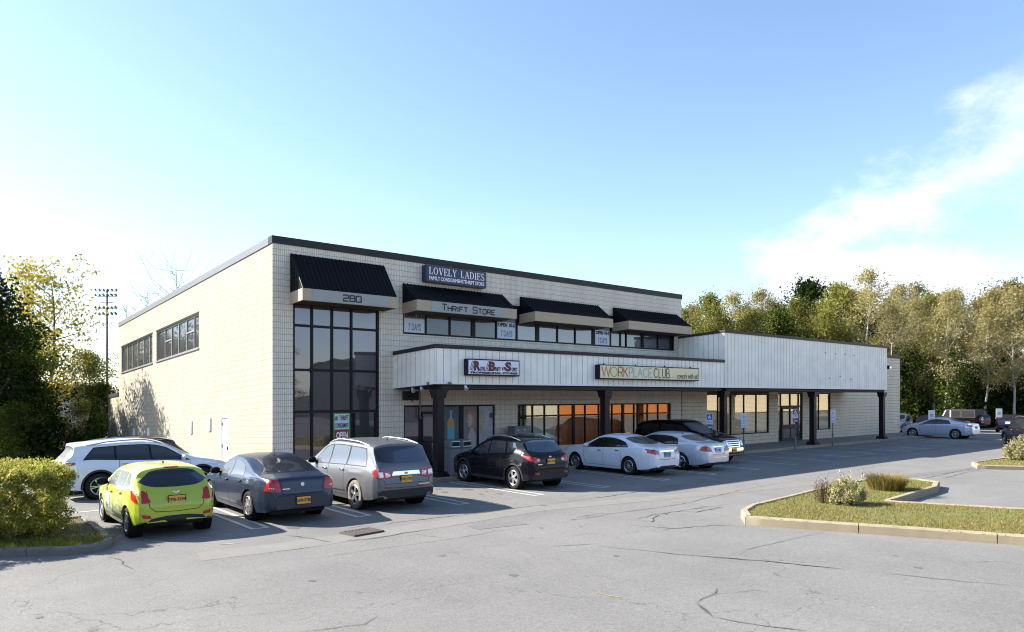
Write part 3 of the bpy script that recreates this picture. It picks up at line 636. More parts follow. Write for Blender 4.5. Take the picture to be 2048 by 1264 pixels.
ac = MB(True); ac.box(-.04, 12.04, 23.06, 25.99, 3.9, 4.12); ac.build('annex_coping', M['coping'], shop)
rw = MB(True); rw.quad((22.01, 0, -.5), (22.01, 23.05, -.5), (22.01, 23.05, 7.9), (22.01, 0, 7.9)); rw.quad((0, 23.05, -1.6), (22.01, 23.05, -1.6), (22.01, 23.05, 7.9), (0, 23.05, 7.9))
rw.build('rear_wall', M['blocks_side'], shop, normals=False)
rf = MB(True); rf.quad((.2, .2, 7.7), (21.8, .2, 7.7), (21.8, 22.85, 7.7), (.2, 22.85, 7.7)); rf.build('roof', M['roof'], shop, normals=False)
cp = MB(True); cp.box(-.03, 22.04, -.035, .28, 7.90, 8.15); cp.build('coping', M['coping'], shop)
cp = MB(True); cp.box(-.035, .28, .281, 23.08, 7.90, 8.145); cp.box(.281, 22.04, 22.80, 23.08, 7.90, 8.14); cp.box(21.75, 22.045, .281, 22.799, 7.9, 8.14); cp.build('side_coping', M['coping_grey'], shop)
w280 = window(shop, .71, 4.02, 0, 6.0, [1.42, 2.17, 2.92], [5.22, 3.70, 2.26], fr=.085)
dm = MB(True); dm.box(3.0, 3.07, .04, .13, .05, 2.2); dm.box(3.87, 3.94, .04, .13, .05, 2.2); dm.box(3.0, 3.94, .042, .128, .02, .26); dm.box(3.02, 3.92, .02, .06, .98, 1.04)
dm.build('entrance_door', M['frame'], shop)
window(shop, 5.03, 21.42, 5.15, 6.66, [6.09, 7.22, 8.38, 9.58, 10.70, 11.89, 13.09, 14.21, 15.42, 16.59, 17.3, 17.72, 18.95, 20.14, 21.2], [], fr=.075, gm='glass_up', thick=(8.38, 11.89, 15.42, 18.95))
window(shop, 15.53, 22.4, 5.2, 6.64, [21.2, 19.95, 18.79, 17.52, 16.37], [], fr=.06, gm='glass_side', axis='x', fm='frame_silver', rec=.10)
window(shop, 7.99, 14.77, 5.2, 6.64, [13.46, 12.34, 11.2, 9.98, 8.88], [(6.03, 12.34, 13.46), (6.03, 8.88, 9.98)], fr=.06, gm='glass_side', axis='x', fm='frame_silver', rec=.10)
sl = MB(True); sl.box(-.05, .10, 15.5, 22.43, 5.14, 5.20); sl.box(-.05, .10, 7.96, 14.8, 5.14, 5.20); sl.build('window_sill', M['frame_silver'], shop)
lt = MB(True); lt.box(-.012, .08, 15.5, 22.43, 6.641, 6.72); lt.box(-.012, .08, 7.96, 14.8, 6.641, 6.72); lt.build('window_lintel', M['frame'], shop)
dr = MB(True); dr.box(.03, .08, 4.33, 5.14, -.13, 2.19); d_ = dr.build('service_door', M['door_white'], shop)
dfm = MB(True); dfm.box(-.012, .1, 4.27, 4.33, -.15, 2.25); dfm.box(-.012, .1, 5.14, 5.20, -.15, 2.25); dfm.box(-.012, .1, 4.33, 5.14, 2.19, 2.25); dfm.build('door_frame', M['white'], shop)
hd = MB(True); hd.box(-.02, .029, 4.40, 4.46, .95, 1.10); hd.cyl((-.03, 4.45, 1.0), (-.03, 4.58, 1.0), .012); hd.build('handle', M['frame'], d_)
hg = MB(True)
for z in (.3, 1.05, 1.9): hg.box(.012, .029, 5.08, 5.13, z, z + .12)
hg.build('hinge', M['greydk'], d_)
for i, (a, b, c) in enumerate([(19.3, 1.50, .50), (16.2, 1.5, .45), (9.05, 1.62, .55), (6.55, 1.7, .52)]):
    v = MB(True); v.box(-.05, -.001, a - .16, a + .16, b, b + c); v.box(-.07, -.05, a - .12, a + .12, b + .04, b + c - .25)
    vo = v.build('wall_box', M['white'], None, normals=True)
    tag(vo, ['small white box on the side wall, farthest from the street in the tree shadow', 'second small white box on the sunlit side wall, just out of the tree shadow', 'third small white box on the side wall, above the white car roof', 'small white box on the side wall next to the white door'][i], 'wall box', 'white boxes on the side wall')

def awning(x0, x1, band=None, text=None):
    a = MB(True); zt, zf, zb, d = 7.61 if x1 - x0 < 4 else 7.04, 6.28, 5.90, 1.0
    a.prism([(-.002, zf), (-.002, zt), (-.06, zt), (-d, zf)], x0, x1, axis='x')
    n = int((x1 - x0) / .155); Ln = math.hypot(zt - zf, d - .06)
    for i in range(n + 1):
        x = x0 + .012 + (x1 - x0 - .024) * i / n
        a.add([(x - .012, -.06, zt), (x + .012, -.06, zt), (x + .012, -d, zf), (x - .012, -d, zf), (x, -.075, zt + .028), (x, -d - .018, zf + .02)],
              [(0, 4, 5, 3), (1, 2, 5, 4), (3, 5, 2)])
    for i in range(6):      # side seams
        y = -.08 - i * .14; zt2 = zf + (zt - zf) * (1 - (abs(y) - .06) / (d - .06)) - .02
        for x, e in ((x0, -.012), (x1, .012)): a.box(min(x, x + e), max(x, x + e), y - .008, y + .008, zf, max(zt2, zf + .02))
    o = a.build('awning', M['awn'], shop)
    f = MB(True); f.box(x0 - .015, x1 + .015, -d - .03, -d + .03, zb, zf + .012); f.box(x0 - .015, x0 + .03, -d + .031, 0, zb, zf + .012); f.box(x1 - .03, x1 + .015, -d + .031, 0, zb, zf + .012)
    f.build('fascia', M['tan'], o)
    s = MB(True); s.box(x0 + .031, x1 - .031, -d + .031, -.002, zb + .03, zb + .06); s.build('soffit', M['soffit'], o)
    if band:
        b = MB(True); b.box(band[0], band[1], -d - .037, -d - .031, zb + .012, zf); b.build('sign_band', M['greyband'], o)
    if text:
        t = MB(True); stroke_text(t, text[0], text[1], text[2], text[3], text[4], text[5], -d - .037); t.build('lettering', M['textblack'], o, normals=False)
awning(.61, 4.17, (.93, 3.83), ('280', 2.06, 2.72, 5.99, 6.19, .046))
awning(5.0, 9.76, (5.62, 9.1), ('Thrift Store', 6.1, 8.62, 5.975, 6.21, .046))
awning(10.8, 15.55); awning(16.67, 21.49)

# storefronts under the canopy
b1 = window(shop, 5.06, 9.46, 0, 2.45, [5.82, 6.82, 7.76, 8.62], [], fr=.07, thick=(7.76,))
dd = MB(True); dd.box(5.87, 5.95, .03, .14, .03, 2.1); dd.box(6.70, 6.78, .03, .14, .03, 2.1); dd.box(5.87, 6.78, .032, .138, 2.1, 2.2); dd.box(5.95, 6.7, .032, .138, .03, .28); dd.box(5.97, 6.68, .0, .03, 1.02, 1.06); dd.build('shop_door', M['frame'], shop)
# orange / beige glazed shopfront
w2 = window(shop, 10.68, 21.14, 0, 2.44, [11.08, 11.60, 12.31, 13.17, 14.10, 14.86, 15.78, 16.7, 17.49, 18.3, 18.62, 19.33, 20.16, 21.02], [1.93], fr=.06, gm='clear', thick=(14.10, 17.49, 18.62))
st = MB(True); 
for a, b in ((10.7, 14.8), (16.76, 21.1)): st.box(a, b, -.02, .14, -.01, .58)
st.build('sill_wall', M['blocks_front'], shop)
backing(shop, 'orange_interior', 'orangewall', 13.2, 21.1, .0, 2.4, .30)
backing(shop, 'beige_interior', 'beigeblind', 11.1, 13.19, .0, 2.4, .30)
backing(shop, 'dark_interior', 'dark', 10.7, 11.08, .0, 2.4, .30)
vb = MB(True); vb.box(10.72, 21.1, .16, .2, 1.84, 1.97); vb.build('mirrored_edge_bar', M['frame'], shop)  # dark bar stands in for the canopy edge mirrored in the glass

# low canopy
def canopy(parent, x0, x1, zt, name, d=2.8, zb=3.08):
    c = MB(True); c.box(x0, x1, -d, -.01, zb + .02, zt - .14); o = c.build(name, M['fascia'], parent)
    k = MB(True); k.box(x0 - .03, x1 + .03, -d - .035, -d + .2, zt - .14, zt); k.box(x0 - .03, x0 + .2, -d + .201, -.011, zt - .14, zt); k.box(x1 - .2, x1 + .03, -d + .201, -.011, zt - .14, zt)
    k.build('coping', M['coping'] if zt < 5 else M['coping_brown'], o)
    s = MB(True); s.box(x0 + .04, x1 - .04, -d + .05, -.012, zb - .03, zb + .018); s.box(x0 + .35, x1 - .1, -d + .12, -d + .36, zb - .16, zb - .031); s.build('soffit', M['soffit'], o)
    t = MB(True); t.box(x0 - .008, x1 + .008, -d - .012, -d + .03, zb, zb + .05); t.box(x0 - .012, x0 + .03, -d + .031, -.012, zb, zb + .05); t.build('drip_trim', M['white'], o)
    return o
can1 = canopy(shop, 4.6, 21.72, 4.46, 'entrance_canopy')
def column(parent, X, Y=-2.60, inv=None):
    c = MB(); w = .15; top = 3.08 + S * 2.6 - .17
    c.bbox(X - w, X + w, Y - w, Y + w, .16, top - .3, .012)
    c.bbox(X - .28, X + .28, Y - .28, Y + .28, -.002, .10, .01); c.bbox(X - .235, X + .235, Y - .235, Y + .235, .10, .17, .01)
    c.bbox(X - .195, X + .195, Y - .195, Y + .195, top - .30, top - .20, .006); c.bbox(X - .215, X + .215, Y - .215, Y + .215, top - .20, top - .09, .006); c.bbox(X - .235, X + .235, Y - .235, Y + .235, top - .09, top + .005, .006)
    o = c.build('column', M['column'], parent)
    if inv is not None: o.matrix_parent_inverse = inv
for X in (4.88, 13.33): column(shop, X)

# ------------------------------------------------------------------ single-storey wing
wing = empty('shop_wing', (22.1, 0, 0), 0, 'single-storey tan block wing behind a tall white grooved canopy', 'building')
def wbuild(mb, name, mat, parent=wing, **k):
    o = mb.build(name, mat, parent, **k); o.matrix_parent_inverse = Matrix.Translation((-22.1, 0, 0)); return o
wf = MB(True)
wall_front(wf, 22.06, 49.11, -.5, 5.65, [(24.27, 30.57, .58, 3.04), (31.61, 34.52, 0, 3.02), (35.45, 38.17, .58, 3.0)], 0, .14)
wf.quad((49.11, 0, -.5), (49.11, 24, -.5), (49.11, 24, 5.65), (49.11, 0, 5.65)); wf.quad((22.06, 24, -.5), (49.11, 24, -.5), (49.11, 24, 5.65), (22.06, 24, 5.65))
wbuild(wf, 'wall', M['blocks_wing'], normals=False)
wc = MB(True); wc.box(22.05, 49.15, -.035, .25, 5.65, 5.87); wc.box(48.85, 49.15, .251, 24.03, 5.65, 5.87); wc.box(22.05, 48.849, 23.78, 24.03, 5.65, 5.87); wbuild(wc, 'coping', M['coping_brown'])
wr = MB(True); wr.quad((22.1, .2, 5.5), (48.9, .2, 5.5), (48.9, 23.8, 5.5), (22.1, 23.8, 5.5)); wbuild(wr, 'roof', M['roof'], normals=False)
def fixp(o): o.matrix_parent_inverse = Matrix.Translation((-22.1, 0, 0)); return o
fixp(window(wing, 24.27, 30.57, .58, 3.04, [25.4, 26.65, 27.97, 29.26], [], fr=.06, gm='clear'))
fixp(window(wing, 35.45, 38.17, .58, 3.0, [36.7], [], fr=.06, gm='clear'))
fixp(window(wing, 31.61, 34.52, 0, 3.02, [31.98, 33.1, 34.12], [2.16], fr=.09, gm='clear'))
for a, b, c, d in ((24.3, 30.5, .6, 2.88), (31.65, 34.45, .95, 2.9), (35.5, 38.1, .6, 2.97)): fixp(backing(wing, 'window_blind', 'blinds', a, b, c, d, .13))
hb = MB(True); hb.box(24.29, 30.55, .02, .06, 2.86, 3.02); wbuild(hb, 'header', M['coping_brown'])
pn = MB(True); pn.box(32.1, 34.0, .03, .07, .04, 2.1); 
pn = MB(True); pn.box(32.05, 32.19, .01, .12, .02, 2.11); pn.box(33.9, 34.04, .01, .12, .02, 2.11); pn.box(32.19, 33.9, .012, .118, 1.98, 2.11); pn.box(32.19, 33.9, .012, .118, .02, .2); pn.box(32.19, 33.9, .0, .118, .78, 1.02)
wbuild(pn, 'door_frame', M['coping_brown'])
gp = MB(True); gp.box(32.19, 33.9, .05, .08, .2, .78); wbuild(gp, 'kick_panel', M['greydk'])
canr = MB(True)
c2 = canopy(wing, 21.74, 40.17, 5.95, 'tall_canopy'); fixp(c2)
bolts = MB(True)
for x, z in ((31.9, 5.2), (33.1, 5.18), (34.3, 5.2), (35.5, 5.18), (32.4, 3.72), (33.7, 3.85), (35.1, 3.7)): bolts.cyl((x, -2.80, z), (x, -2.83, z), .035, n=10)
bo = bolts.build('fixing_plate', M['greydk'], c2)
for X in (21.95, 30.85, 39.9):
    column(wing, X, inv=Matrix.Translation((-22.1, 0, 0)))
# ------------------------------------------------------------------ signs
def sign_box(name, label, x0, x1, z0, z1, y, d, facem, casem='dark', group=None, rim=.035):
    t = empty(name, ((x0 + x1) / 2, y + d, z0), 0, label, 'sign', group); inv = Matrix.Translation((-(x0 + x1) / 2, -(y + d), -z0))
    c = MB(True); c.box(x0, x1, y, y + d, z0, z1); o = c.build('cabinet', M[casem], t); o.matrix_parent_inverse = inv
    f = MB(True); f.box(x0 + rim, x1 - rim, y - .008, y - .001, z0 + rim, z1 - rim); o2 = f.build('sign_face', M[facem], t); o2.matrix_parent_inverse = inv
    return t, inv
def sub(mb, name, mat, t, inv): o = mb.build(name, M[mat], t, normals=False); o.matrix_parent_inverse = inv; return o
t, inv = sign_box('shop_sign', 'navy box sign LOVELY LADIES family consignment thrift store above the second awning', 5.85, 8.75, 7.17, 7.81, -.31, .29, 'navy', 'navy', rim=.03)
tx = MB(True); serif_text(tx, 'LOVELY LADIES', 5.99, 8.63, 7.455, 7.735, -.319); sub(tx, 'shop_name', 'textwhite', t, inv)
tx = MB(True); fit_text(tx, 'FAMILY CONSIGNMENT/THRIFT STORE', 5.99, 8.63, 7.24, 7.39, -.326, .008, .018); sub(tx, 'lettering', 'textwhite', t, inv)
t, inv = sign_box('shop_sign', 'white box sign with maroon initials R B S of the beauty supply shop', 5.82, 8.23, 3.39, 3.98, -3.02, .21, 'signwhite', 'dark', rim=.045)
tx = MB(True); Y = -3.03
def slash(mb, x, z0, z1, w, y):
    k = (z1 - z0) * .35; mb.add([(x, y, z0), (x + w, y, z0), (x + w + k, y, z1), (x + k, y, z1)], [(0, 1, 2, 3)])
for ch, x in (('R', 6.10), ('B', 6.77), ('S', 7.52)): fit_text(tx, ch, x, x + .30, 3.555, 3.91, Y - .004, .006, .06)
sub(tx, 'initials', 'maroon', t, inv)
tx = MB(True)
for x in (5.90, 5.96, 6.02, 6.61, 6.67, 6.73): slash(tx, x, 3.555, 3.90, .025, Y - .003)
fit_text(tx, 'OYAL', 6.38, 6.60, 3.56, 3.71, Y - .004, .006, .03); fit_text(tx, 'EAUTY', 7.07, 7.32, 3.56, 3.71, Y - .004, .006, .03); fit_text(tx, 'UPPLY', 7.84, 8.12, 3.56, 3.71, Y - .004, .006, .03)
slash(tx, 7.36, 3.6, 3.72, .05, Y - .003); slash(tx, 7.44, 3.6, 3.72, .05, Y - .003)
fit_text(tx, 'PROFESSIONAL STORES', 5.95, 8.12, 3.45, 3.53, Y - .005, .006, .05); sub(tx, 'lettering', 'textblack', t, inv)
t, inv = sign_box('shop_sign', 'long cream box sign WORKPLACE CLUB cowork with us on the low canopy', 12.51, 19.28, 3.36, 3.96, -3.06, .25, 'signcream', 'dark', rim=.04)
Y = -3.069; x = 12.66; z0, z1 = 3.47, 3.87
def wtext(s, x, w, mat, nm, t_=.05, gap=.26):
    m = MB(True); stroke_text(m, s, x, x + w, z0, z1, t_, Y, small=1, gap=gap, widths={'I': .1, '.': .2, 'W': 1.25, 'L': .7, 'B': .8, 'P': .8, 'R': .85, 'K': .85, 'U': .85, 'E': .75, 'S': .8, '@': 1.15, 'C': 1.05}); sub(m, nm, mat, t, inv)
wtext('W', 12.64, .52, 'orange_t', 'lettering'); wtext('@', 13.17, .42, 'olive_t', 'lettering', .035); wtext('RK', 13.66, .58, 'orange_t', 'lettering')
wtext('PLACE', 14.34, 1.5, 'blue_t', 'lettering'); wtext('CLUB', 15.98, 1.08, 'grey_t', 'lettering')
m = MB(True)
for k in range(3): m.box(17.13 + k * .16, 17.17 + k * .16, Y - .008, Y - .001, 3.48, 3.52)
fit_text(m, 'cowork with us!', 17.62, 19.18, 3.44, 3.70, Y - .004, .006, .012); sub(m, 'lettering', 'grey_t', t, inv)
m = MB(True)
for x in (12.9, 14.9, 16.9, 18.8): m.box(x - .02, x + .02, -2.95, -2.9, 3.96, 4.02)
sub(m, 'mounting_tab', 'dark', t, inv)

# window posters
def poster(name, label, x0, x1, z0, z1, y, facem, cat='poster', group=None):
    o = MB(True); o.box(x0, x1, y - .012, y - .001, z0, z1)
    t = o.build(name, M[facem], None); tag(t, label, cat, group); return t
def lay(t, pts_fn, name, mat): m = MB(True); pts_fn(m); return m.build(name, M[mat], t, normals=False)
GY = .085
t = poster('window_poster', 'hand-lettered #1 THRIFT CONSIGNMENT OPEN poster with green border beside the corner entrance', 2.22, 2.88, .98, 2.20, GY, 'signgreen')
lay(t, lambda m: m.box(2.27, 2.83, GY - .018, GY - .013, 1.62, 2.16), 'white_panel', 'paper')
lay(t, lambda m: m.box(2.27, 2.83, GY - .018, GY - .013, 1.02, 1.60), 'red_panel', 'signred')
lay(t, lambda m: (fit_text(m, '#1 THRIFT', 2.29, 2.81, 1.92, 2.11, GY - .022, .004, .02), fit_text(m, 'CONSIGNMENT', 2.29, 2.81, 1.67, 1.84, GY - .022, .004, .015)), 'lettering', 'textblack')
lay(t, lambda m: fit_text(m, 'OPEN', 2.33, 2.78, 1.28, 1.53, GY - .022, .004, .03), 'lettering', 'textwhite')
for i, (a, b) in enumerate(((5.12, 6.03), (9.64, 10.62), (15.54, 16.52))):
    t = poster('hours_poster', ['OPEN 10-5 7 DAYS poster in the upstairs window at the left end of the row', 'OPEN 10-5 7 DAYS poster in the upstairs window between the second and third awnings', 'OPEN 10-5 7 DAYS poster in the upstairs window between the third and fourth awnings'][i], a, b, 5.23, 5.76 if i == 0 else 5.92, GY, 'paper', 'poster', 'opening hours posters')
    zt = 5.76 if i == 0 else 5.92
    lay(t, lambda m: m.box(a, b, GY - .010, GY - .001, zt + .002, zt + .26), 'grey_panel', 'papergrey')
    z = 5.80 if i == 0 else 5.72
    lay(t, lambda m: fit_text(m, 'OPEN 10-5', a + .03, b - .03, z, z + .17, GY - .020, .004, .045), 'lettering', 'textblack')
    lay(t, lambda m: fit_text(m, '7 DAYS', a + .18, b - .16, 5.30, 5.58, GY - .020, .004, .03), 'lettering', 'greyblue_t')
def ell(m, cx, cz, rx, rz, y, n=20, a0=0, a1=360): 
    pts = [(cx + rx * math.cos(R(a0 + (a1 - a0) * i / n)), y, cz + rz * math.sin(R(a0 + (a1 - a0) * i / n))) for i in range(n if a1 - a0 == 360 else n + 1)]
    m.add(pts, [tuple(range(len(pts)))])
M['pteal'] = pmat('poster_teal', (.03, .10, .13), .5, 0, .3, 2); M['pblue'] = pmat('poster_bright_blue', (.03, .33, .48), .4, 0, .1, 3); M['pamber'] = pmat('poster_amber', (.42, .22, .08), .4, 0, .2, 3)
M['pgrey'] = pmat('poster_warm_grey', (.17, .15, .16), .5, 0, .3, 2.5); M['pskin'] = pmat('poster_skin', (.42, .33, .32), .5, 0, .2, 3); M['phair'] = pmat('poster_ginger_hair', (.38, .17, .10), .5, 0, .35, 6)
M['plav'] = pmat('poster_lavender', (.36, .38, .50), .5, 0, .2, 3); M['pblond'] = pmat('poster_fair_hair', (.36, .30, .22), .5, 0, .35, 6); M['pdark'] = pmat('poster_dark_print', (.05, .045, .06), .5, 0, .3, 3)  # pdark is dark print for eyes, mouths and hair
t = poster('beauty_poster', 'teal poster of a blue and amber bottle beside the first column', 6.88, 7.66, .28, 2.40, GY, 'pteal')
lay(t, lambda m: (ell(m, 7.27, 1.66, .17, .30, GY - .014, 24, 0, 180), m.quad((7.10, GY - .0145, .95), (7.44, GY - .0145, .95), (7.44, GY - .0145, 1.66), (7.10, GY - .0145, 1.66))), 'bottle', 'pamber')
lay(t, lambda m: (m.quad((7.14, GY - .018, 1.0), (7.40, GY - .018, 1.0), (7.40, GY - .018, 1.56), (7.14, GY - .018, 1.56))), 'bottle_label', 'pblue')
lay(t, lambda m: (m.quad((7.23, GY - .018, 1.9), (7.31, GY - .018, 1.9), (7.30, GY - .018, 2.19), (7.24, GY - .018, 2.19)), m.quad((7.21, GY - .019, 2.19), (7.33, GY - .019, 2.19), (7.33, GY - .019, 2.23), (7.21, GY - .019, 2.23))), 'bottle_neck', 'plav')
t = poster('beauty_poster', 'grey poster of a woman with ginger hair in profile', 7.90, 8.56, .28, 2.40, GY, 'pgrey')
lay(t, lambda m: (m.add([(8.0, GY - .013, .6), (8.5, GY - .013, .6), (8.52, GY - .013, 1.2), (8.38, GY - .013, 1.5), (8.25, GY - .013, 1.55), (8.12, GY - .013, 1.15)], [(0, 1, 2, 3, 4, 5)])), 'body', 'pskin')
lay(t, lambda m: (ell(m, 8.28, 1.96, .21, .25, GY - .015), ell(m, 8.40, 1.72, .11, .24, GY - .0155)), 'hair', 'phair')
lay(t, lambda m: m.add([(8.13, GY - .018, 2.02), (8.10, GY - .018, 1.86), (8.05, GY - .018, 1.78), (8.10, GY - .018, 1.72), (8.11, GY - .018, 1.60), (8.2, GY - .018, 1.54), (8.33, GY - .018, 1.64), (8.36, GY - .018, 1.9), (8.25, GY - .018, 2.08)], [tuple(range(9))]), 'face', 'pskin')
lay(t, lambda m: (ell(m, 8.15, 1.84, .035, .012, GY - .02), ell(m, 8.12, 1.67, .03, .012, GY - .02)), 'features', 'pdark')
t = poster('beauty_poster', 'pale lavender poster of two fair women in the right-hand shop pane', 8.68, 9.40, .28, 2.40, GY, 'plav')
lay(t, lambda m: (ell(m, 8.84, 1.98, .17, .28, GY - .014), ell(m, 8.79, 1.6, .11, .34, GY - .0145)), 'hair', 'pblond')
lay(t, lambda m: (ell(m, 8.90, 1.86, .11, .19, GY - .018), m.quad((8.80, GY - .0165, .9), (9.0, GY - .0165, .9), (8.97, GY - .0165, 1.7), (8.86, GY - .0165, 1.7)), ell(m, 9.27, 1.72, .12, .24, GY - .018)), 'face', 'pskin')
lay(t, lambda m: (ell(m, 9.30, 2.0, .10, .12, GY - .02), ell(m, 8.87, 1.9, .03, .012, GY - .02), ell(m, 8.95, 1.9, .03, .012, GY - .0205), ell(m, 8.91, 1.76, .035, .012, GY - .02), ell(m, 9.23, 1.77, .03, .012, GY - .02), ell(m, 9.22, 1.6, .035, .012, GY - .02)), 'features', 'pdark')

# ------------------------------------------------------------------ small things on and by the building
def place(name, label, cat, loc, parts, group=None, rz=0):
    t = empty(name, loc, rz, label, cat, group)
    for nm, mb, mat in parts: mb.build(nm, M[mat], t, smooth=True)
    return t
a = MB(); a.bbox(-.48, .48, -.28, .28, .0, .88, .03); hoodm = MB()
hoodm.bbox(-.52, -.01, -.31, .31, .88, 1.16, .07); hoodm.bbox(.01, .52, -.31, .31, .88, 1.16, .07)
holes = MB()
for x in (-.26, .26): holes.bbox(x - .16, x + .16, -.318, -.30, .93, 1.09, .003)
rim_ = MB()
for x in (-.26, .26):
    rim_.box(x - .19, x + .19, -.325, -.312, 1.09, 1.115); rim_.box(x - .19, x + .19, -.325, -.312, .905, .93)
seam = MB(); seam.box(-.012, .012, -.29, -.281, .04, .86); seam.box(-.5, .5, -.29, -.281, .83, .86)
place('litter_bin', 'grey twin-opening litter bin standing by the first dark column', 'bin', (6.62, -1.25, -.004), [('bin_body', a, 'grey'), ('lid', hoodm, 'grey'), ('opening', holes, 'black'), ('rim', rim_, 'white'), ('door_seam', seam, 'greydk')])
a = MB(); a.bbox(-.36, .36, -.22, .22, .62, 1.5, .01); b = MB(); b.bbox(-.39, .39, -.25, .25, 1.5, 1.55, .01); c = MB(); c.bbox(-.14, .14, -.12, .12, 0, .62, .01); d = MB()
for x in (-.18, .18):
    for k in range(4): d.box(x - .155, x + .155, -.228, -.221, .67 + k * .2, .85 + k * .2)
e = MB()
for x in (-.18, .18):
    for k in range(4): e.box(x - .03, x + .03, -.236, -.229, .78 + k * .2, .82 + k * .2)
place('mailbox_cluster', 'grey cluster mailbox between the two shopfronts', 'mailbox', (10.2, -.6, -.004), [('cabinet', a, 'grey'), ('top', b, 'grey'), ('pedestal', c, 'greydk'), ('door', d, 'grey'), ('lock', e, 'white')])
a = MB(); a.bbox(-.30, .30, -.12, .12, -.34, 0, .02); b = MB(); b.box(-.03, .03, -.02, .02, 0, .12); b.cyl((.05, -.03, -.34), (.05, -.03, -.40), .02)
place('wall_speaker', 'black box speaker hung under the left end of the low canopy', 'speaker', (5.05, -.5, 2.98), [('case', a, 'black'), ('bracket', b, 'frame')])
def flood(X, Y, Z, lab, grp='floodlights under the canopy edge'):
    a = MB(); a.cyl((0, 0, 0), (0, 0, -.05), .05); a.cyl((0, 0, -.05), (-.02, -.10, -.13), .035, .075, 12); b = MB(); b.cyl((-.0205, -.102, -.1315), (-.022, -.109, -.137), .07, n=12)
    place('floodlight', lab, 'light', (X, Y, Z), [('housing', a, 'white'), ('lens', b, 'lens')], grp)
flood(4.75, -1.1, 3.1, 'white floodlight at the canopy end, nearest the wall'); flood(4.72, -1.75, 3.13, 'white floodlight at the canopy end, nearer its front corner'); flood(5.85, -2.86, 3.17, 'white floodlight below the canopy front, right of the first column')
a = MB(); a.cyl((0, 0, 0), (0, -.04, 0), .09); a.cyl((0, -.04, 0), (0, -.12, 0), .13, .11); place('alarm_bell', 'round red alarm bell on the wall above the orange shopfront', 'bell', (16.35, -.002, 2.75), [('gong', a, 'signred')])
a = MB(True); a.M = None; a = MB(); a.prism([(-.22, -.12), (-.22, .1), (0, .14), (0, -.12)], -.18, .18, axis='x'); b = MB(); b.box(-.15, .15, -.228, -.221, -.10, .06)
place('wall_light', 'dark wall pack light high on the far end of the tan wing', 'light', (46.9, -.002, 4.95), [('housing', a, 'frame'), ('lens', b, 'lens')])
for i, (X, Z) in enumerate(((4.72, 3.26), (5.15, 3.26))):
    a = MB(); a.cyl((0, 0, 0), (0, -.10, .0), .03, .04, 10); a.cyl((0, -.10, 0), (.02 if i else -.08, -.16, -.05), .035, .035, 10)
    place('security_camera', ['small pale camera on the canopy corner, left of the first column', 'small pale camera on the canopy front, just right of the corner'][i], 'camera', (X - (.12 if i == 0 else 0), -2.82 if i else -2.3, Z), [('body', a, 'grey')], 'cameras on the canopy corner')
a = MB(); a.cyl((0, 0, 0), (0, 0, -1.05), .025, n=8); a.cyl((0, 0, -1.05), (.05, -.02, -1.12), .025, n=8)
place('drainpipe', 'short pale pipe hanging on the fluted wall under the canopy end', 'pipe', (5.75, -.05, 3.05), [('tube', a, 'grey')])

HC = [(19.75, 'hcblue', 'blue and white accessible parking sign behind the white cars', 1.97, 'hcblue'), (22.65, 'paper', 'faded white accessible parking sign with two plates near the third column', 1.95, 'paper'),
      (27.6, 'hcpurple', 'purple accessible parking sign in front of the glazed wing door', 2.10, 'hcpurple'), (31.8, 'paper', 'faded white accessible parking sign by the far right column', 2.0, 'paper')]
def hc_sign(X, fm, lab, top, tm, Y=-3.3):
    g = zg(X, Y); p = MB(); p.cyl((0, 0, -.1), (0, 0, top - g - .02), .022, n=10); s2 = MB(); s2.cyl((0, 0, -.05), (0, 0, .75), .055, n=12)
    pl = MB(); pl.bbox(-.16, .16, -.034, -.024, top - g - .50, top - g, .002); 
    lo = MB(); lo.bbox(-.155, .155, -.033, -.024, top - g - .74, top - g - .52, .002)
    t = empty('parking_sign', (X, Y, g), R(-30), lab, 'sign', 'accessible parking signs along the kerb')
    p.build('pole', M['greydk'], t, smooth=True); s2.build('pole_sleeve', M['grey'], t, smooth=True)
    wp = pl.build('sign_plate', M['paper'], t); lo.build('lower_plate', M[fm] if fm != 'paper' else M['paper'], t)
    b = MB(); zt = top - g
    if fm != 'paper': b.box(-.14, .14, -.039, -.035, zt - .30, zt - .02)
    if fm != 'paper': b.build('symbol_field', M[fm], wp, normals=False)
    c = MB(); yy = -.043; n = 14
    ring = [(.075 * math.cos(R(100 + 260 * i / n)) + .0, .075 * math.sin(R(100 + 260 * i / n)) + zt - .19) for i in range(n + 1)]
    rin = [(.052 * math.cos(R(100 + 260 * i / n)) + .0, .052 * math.sin(R(100 + 260 * i / n)) + zt - .19) for i in range(n + 1)]
    c.add([(x, yy, z) for x, z in ring + rin], [(i, i + 1, n + 2 + i, n + 1 + i) for i in range(n)])
    c.box(-.03, -.005, yy - .002, yy - .001, zt - .17, zt - .08); c.box(-.005, .06, yy - .002, yy - .001, zt - .17, zt - .145); c.box(.045, .068, yy - .002, yy - .001, zt - .235, zt - .17); ell(c, -.02, zt - .055, .02, .02, yy)
    c.build('wheelchair_symbol', M['textwhite'] if fm != 'paper' else M['greyblue_t'], wp, normals=False)
    d = MB(); fit_text(d, 'RESERVED', -.12, .12, zt - .38, zt - .345, -.036, .003); fit_text(d, 'PARKING', -.12, .12, zt - .45, zt - .415, -.036, .003)
    d.build('lettering', M[tm] if fm != 'paper' else M['greyblue_t'], wp, normals=False)
    e = MB(); fit_text(e, 'VAN', -.1, .1, zt - .69, zt - .60, -.036, .003, .01); e.build('lettering', M['textwhite'] if fm != 'paper' else M['greyblue_t'], t, normals=False)
for a in HC: hc_sign(*a)
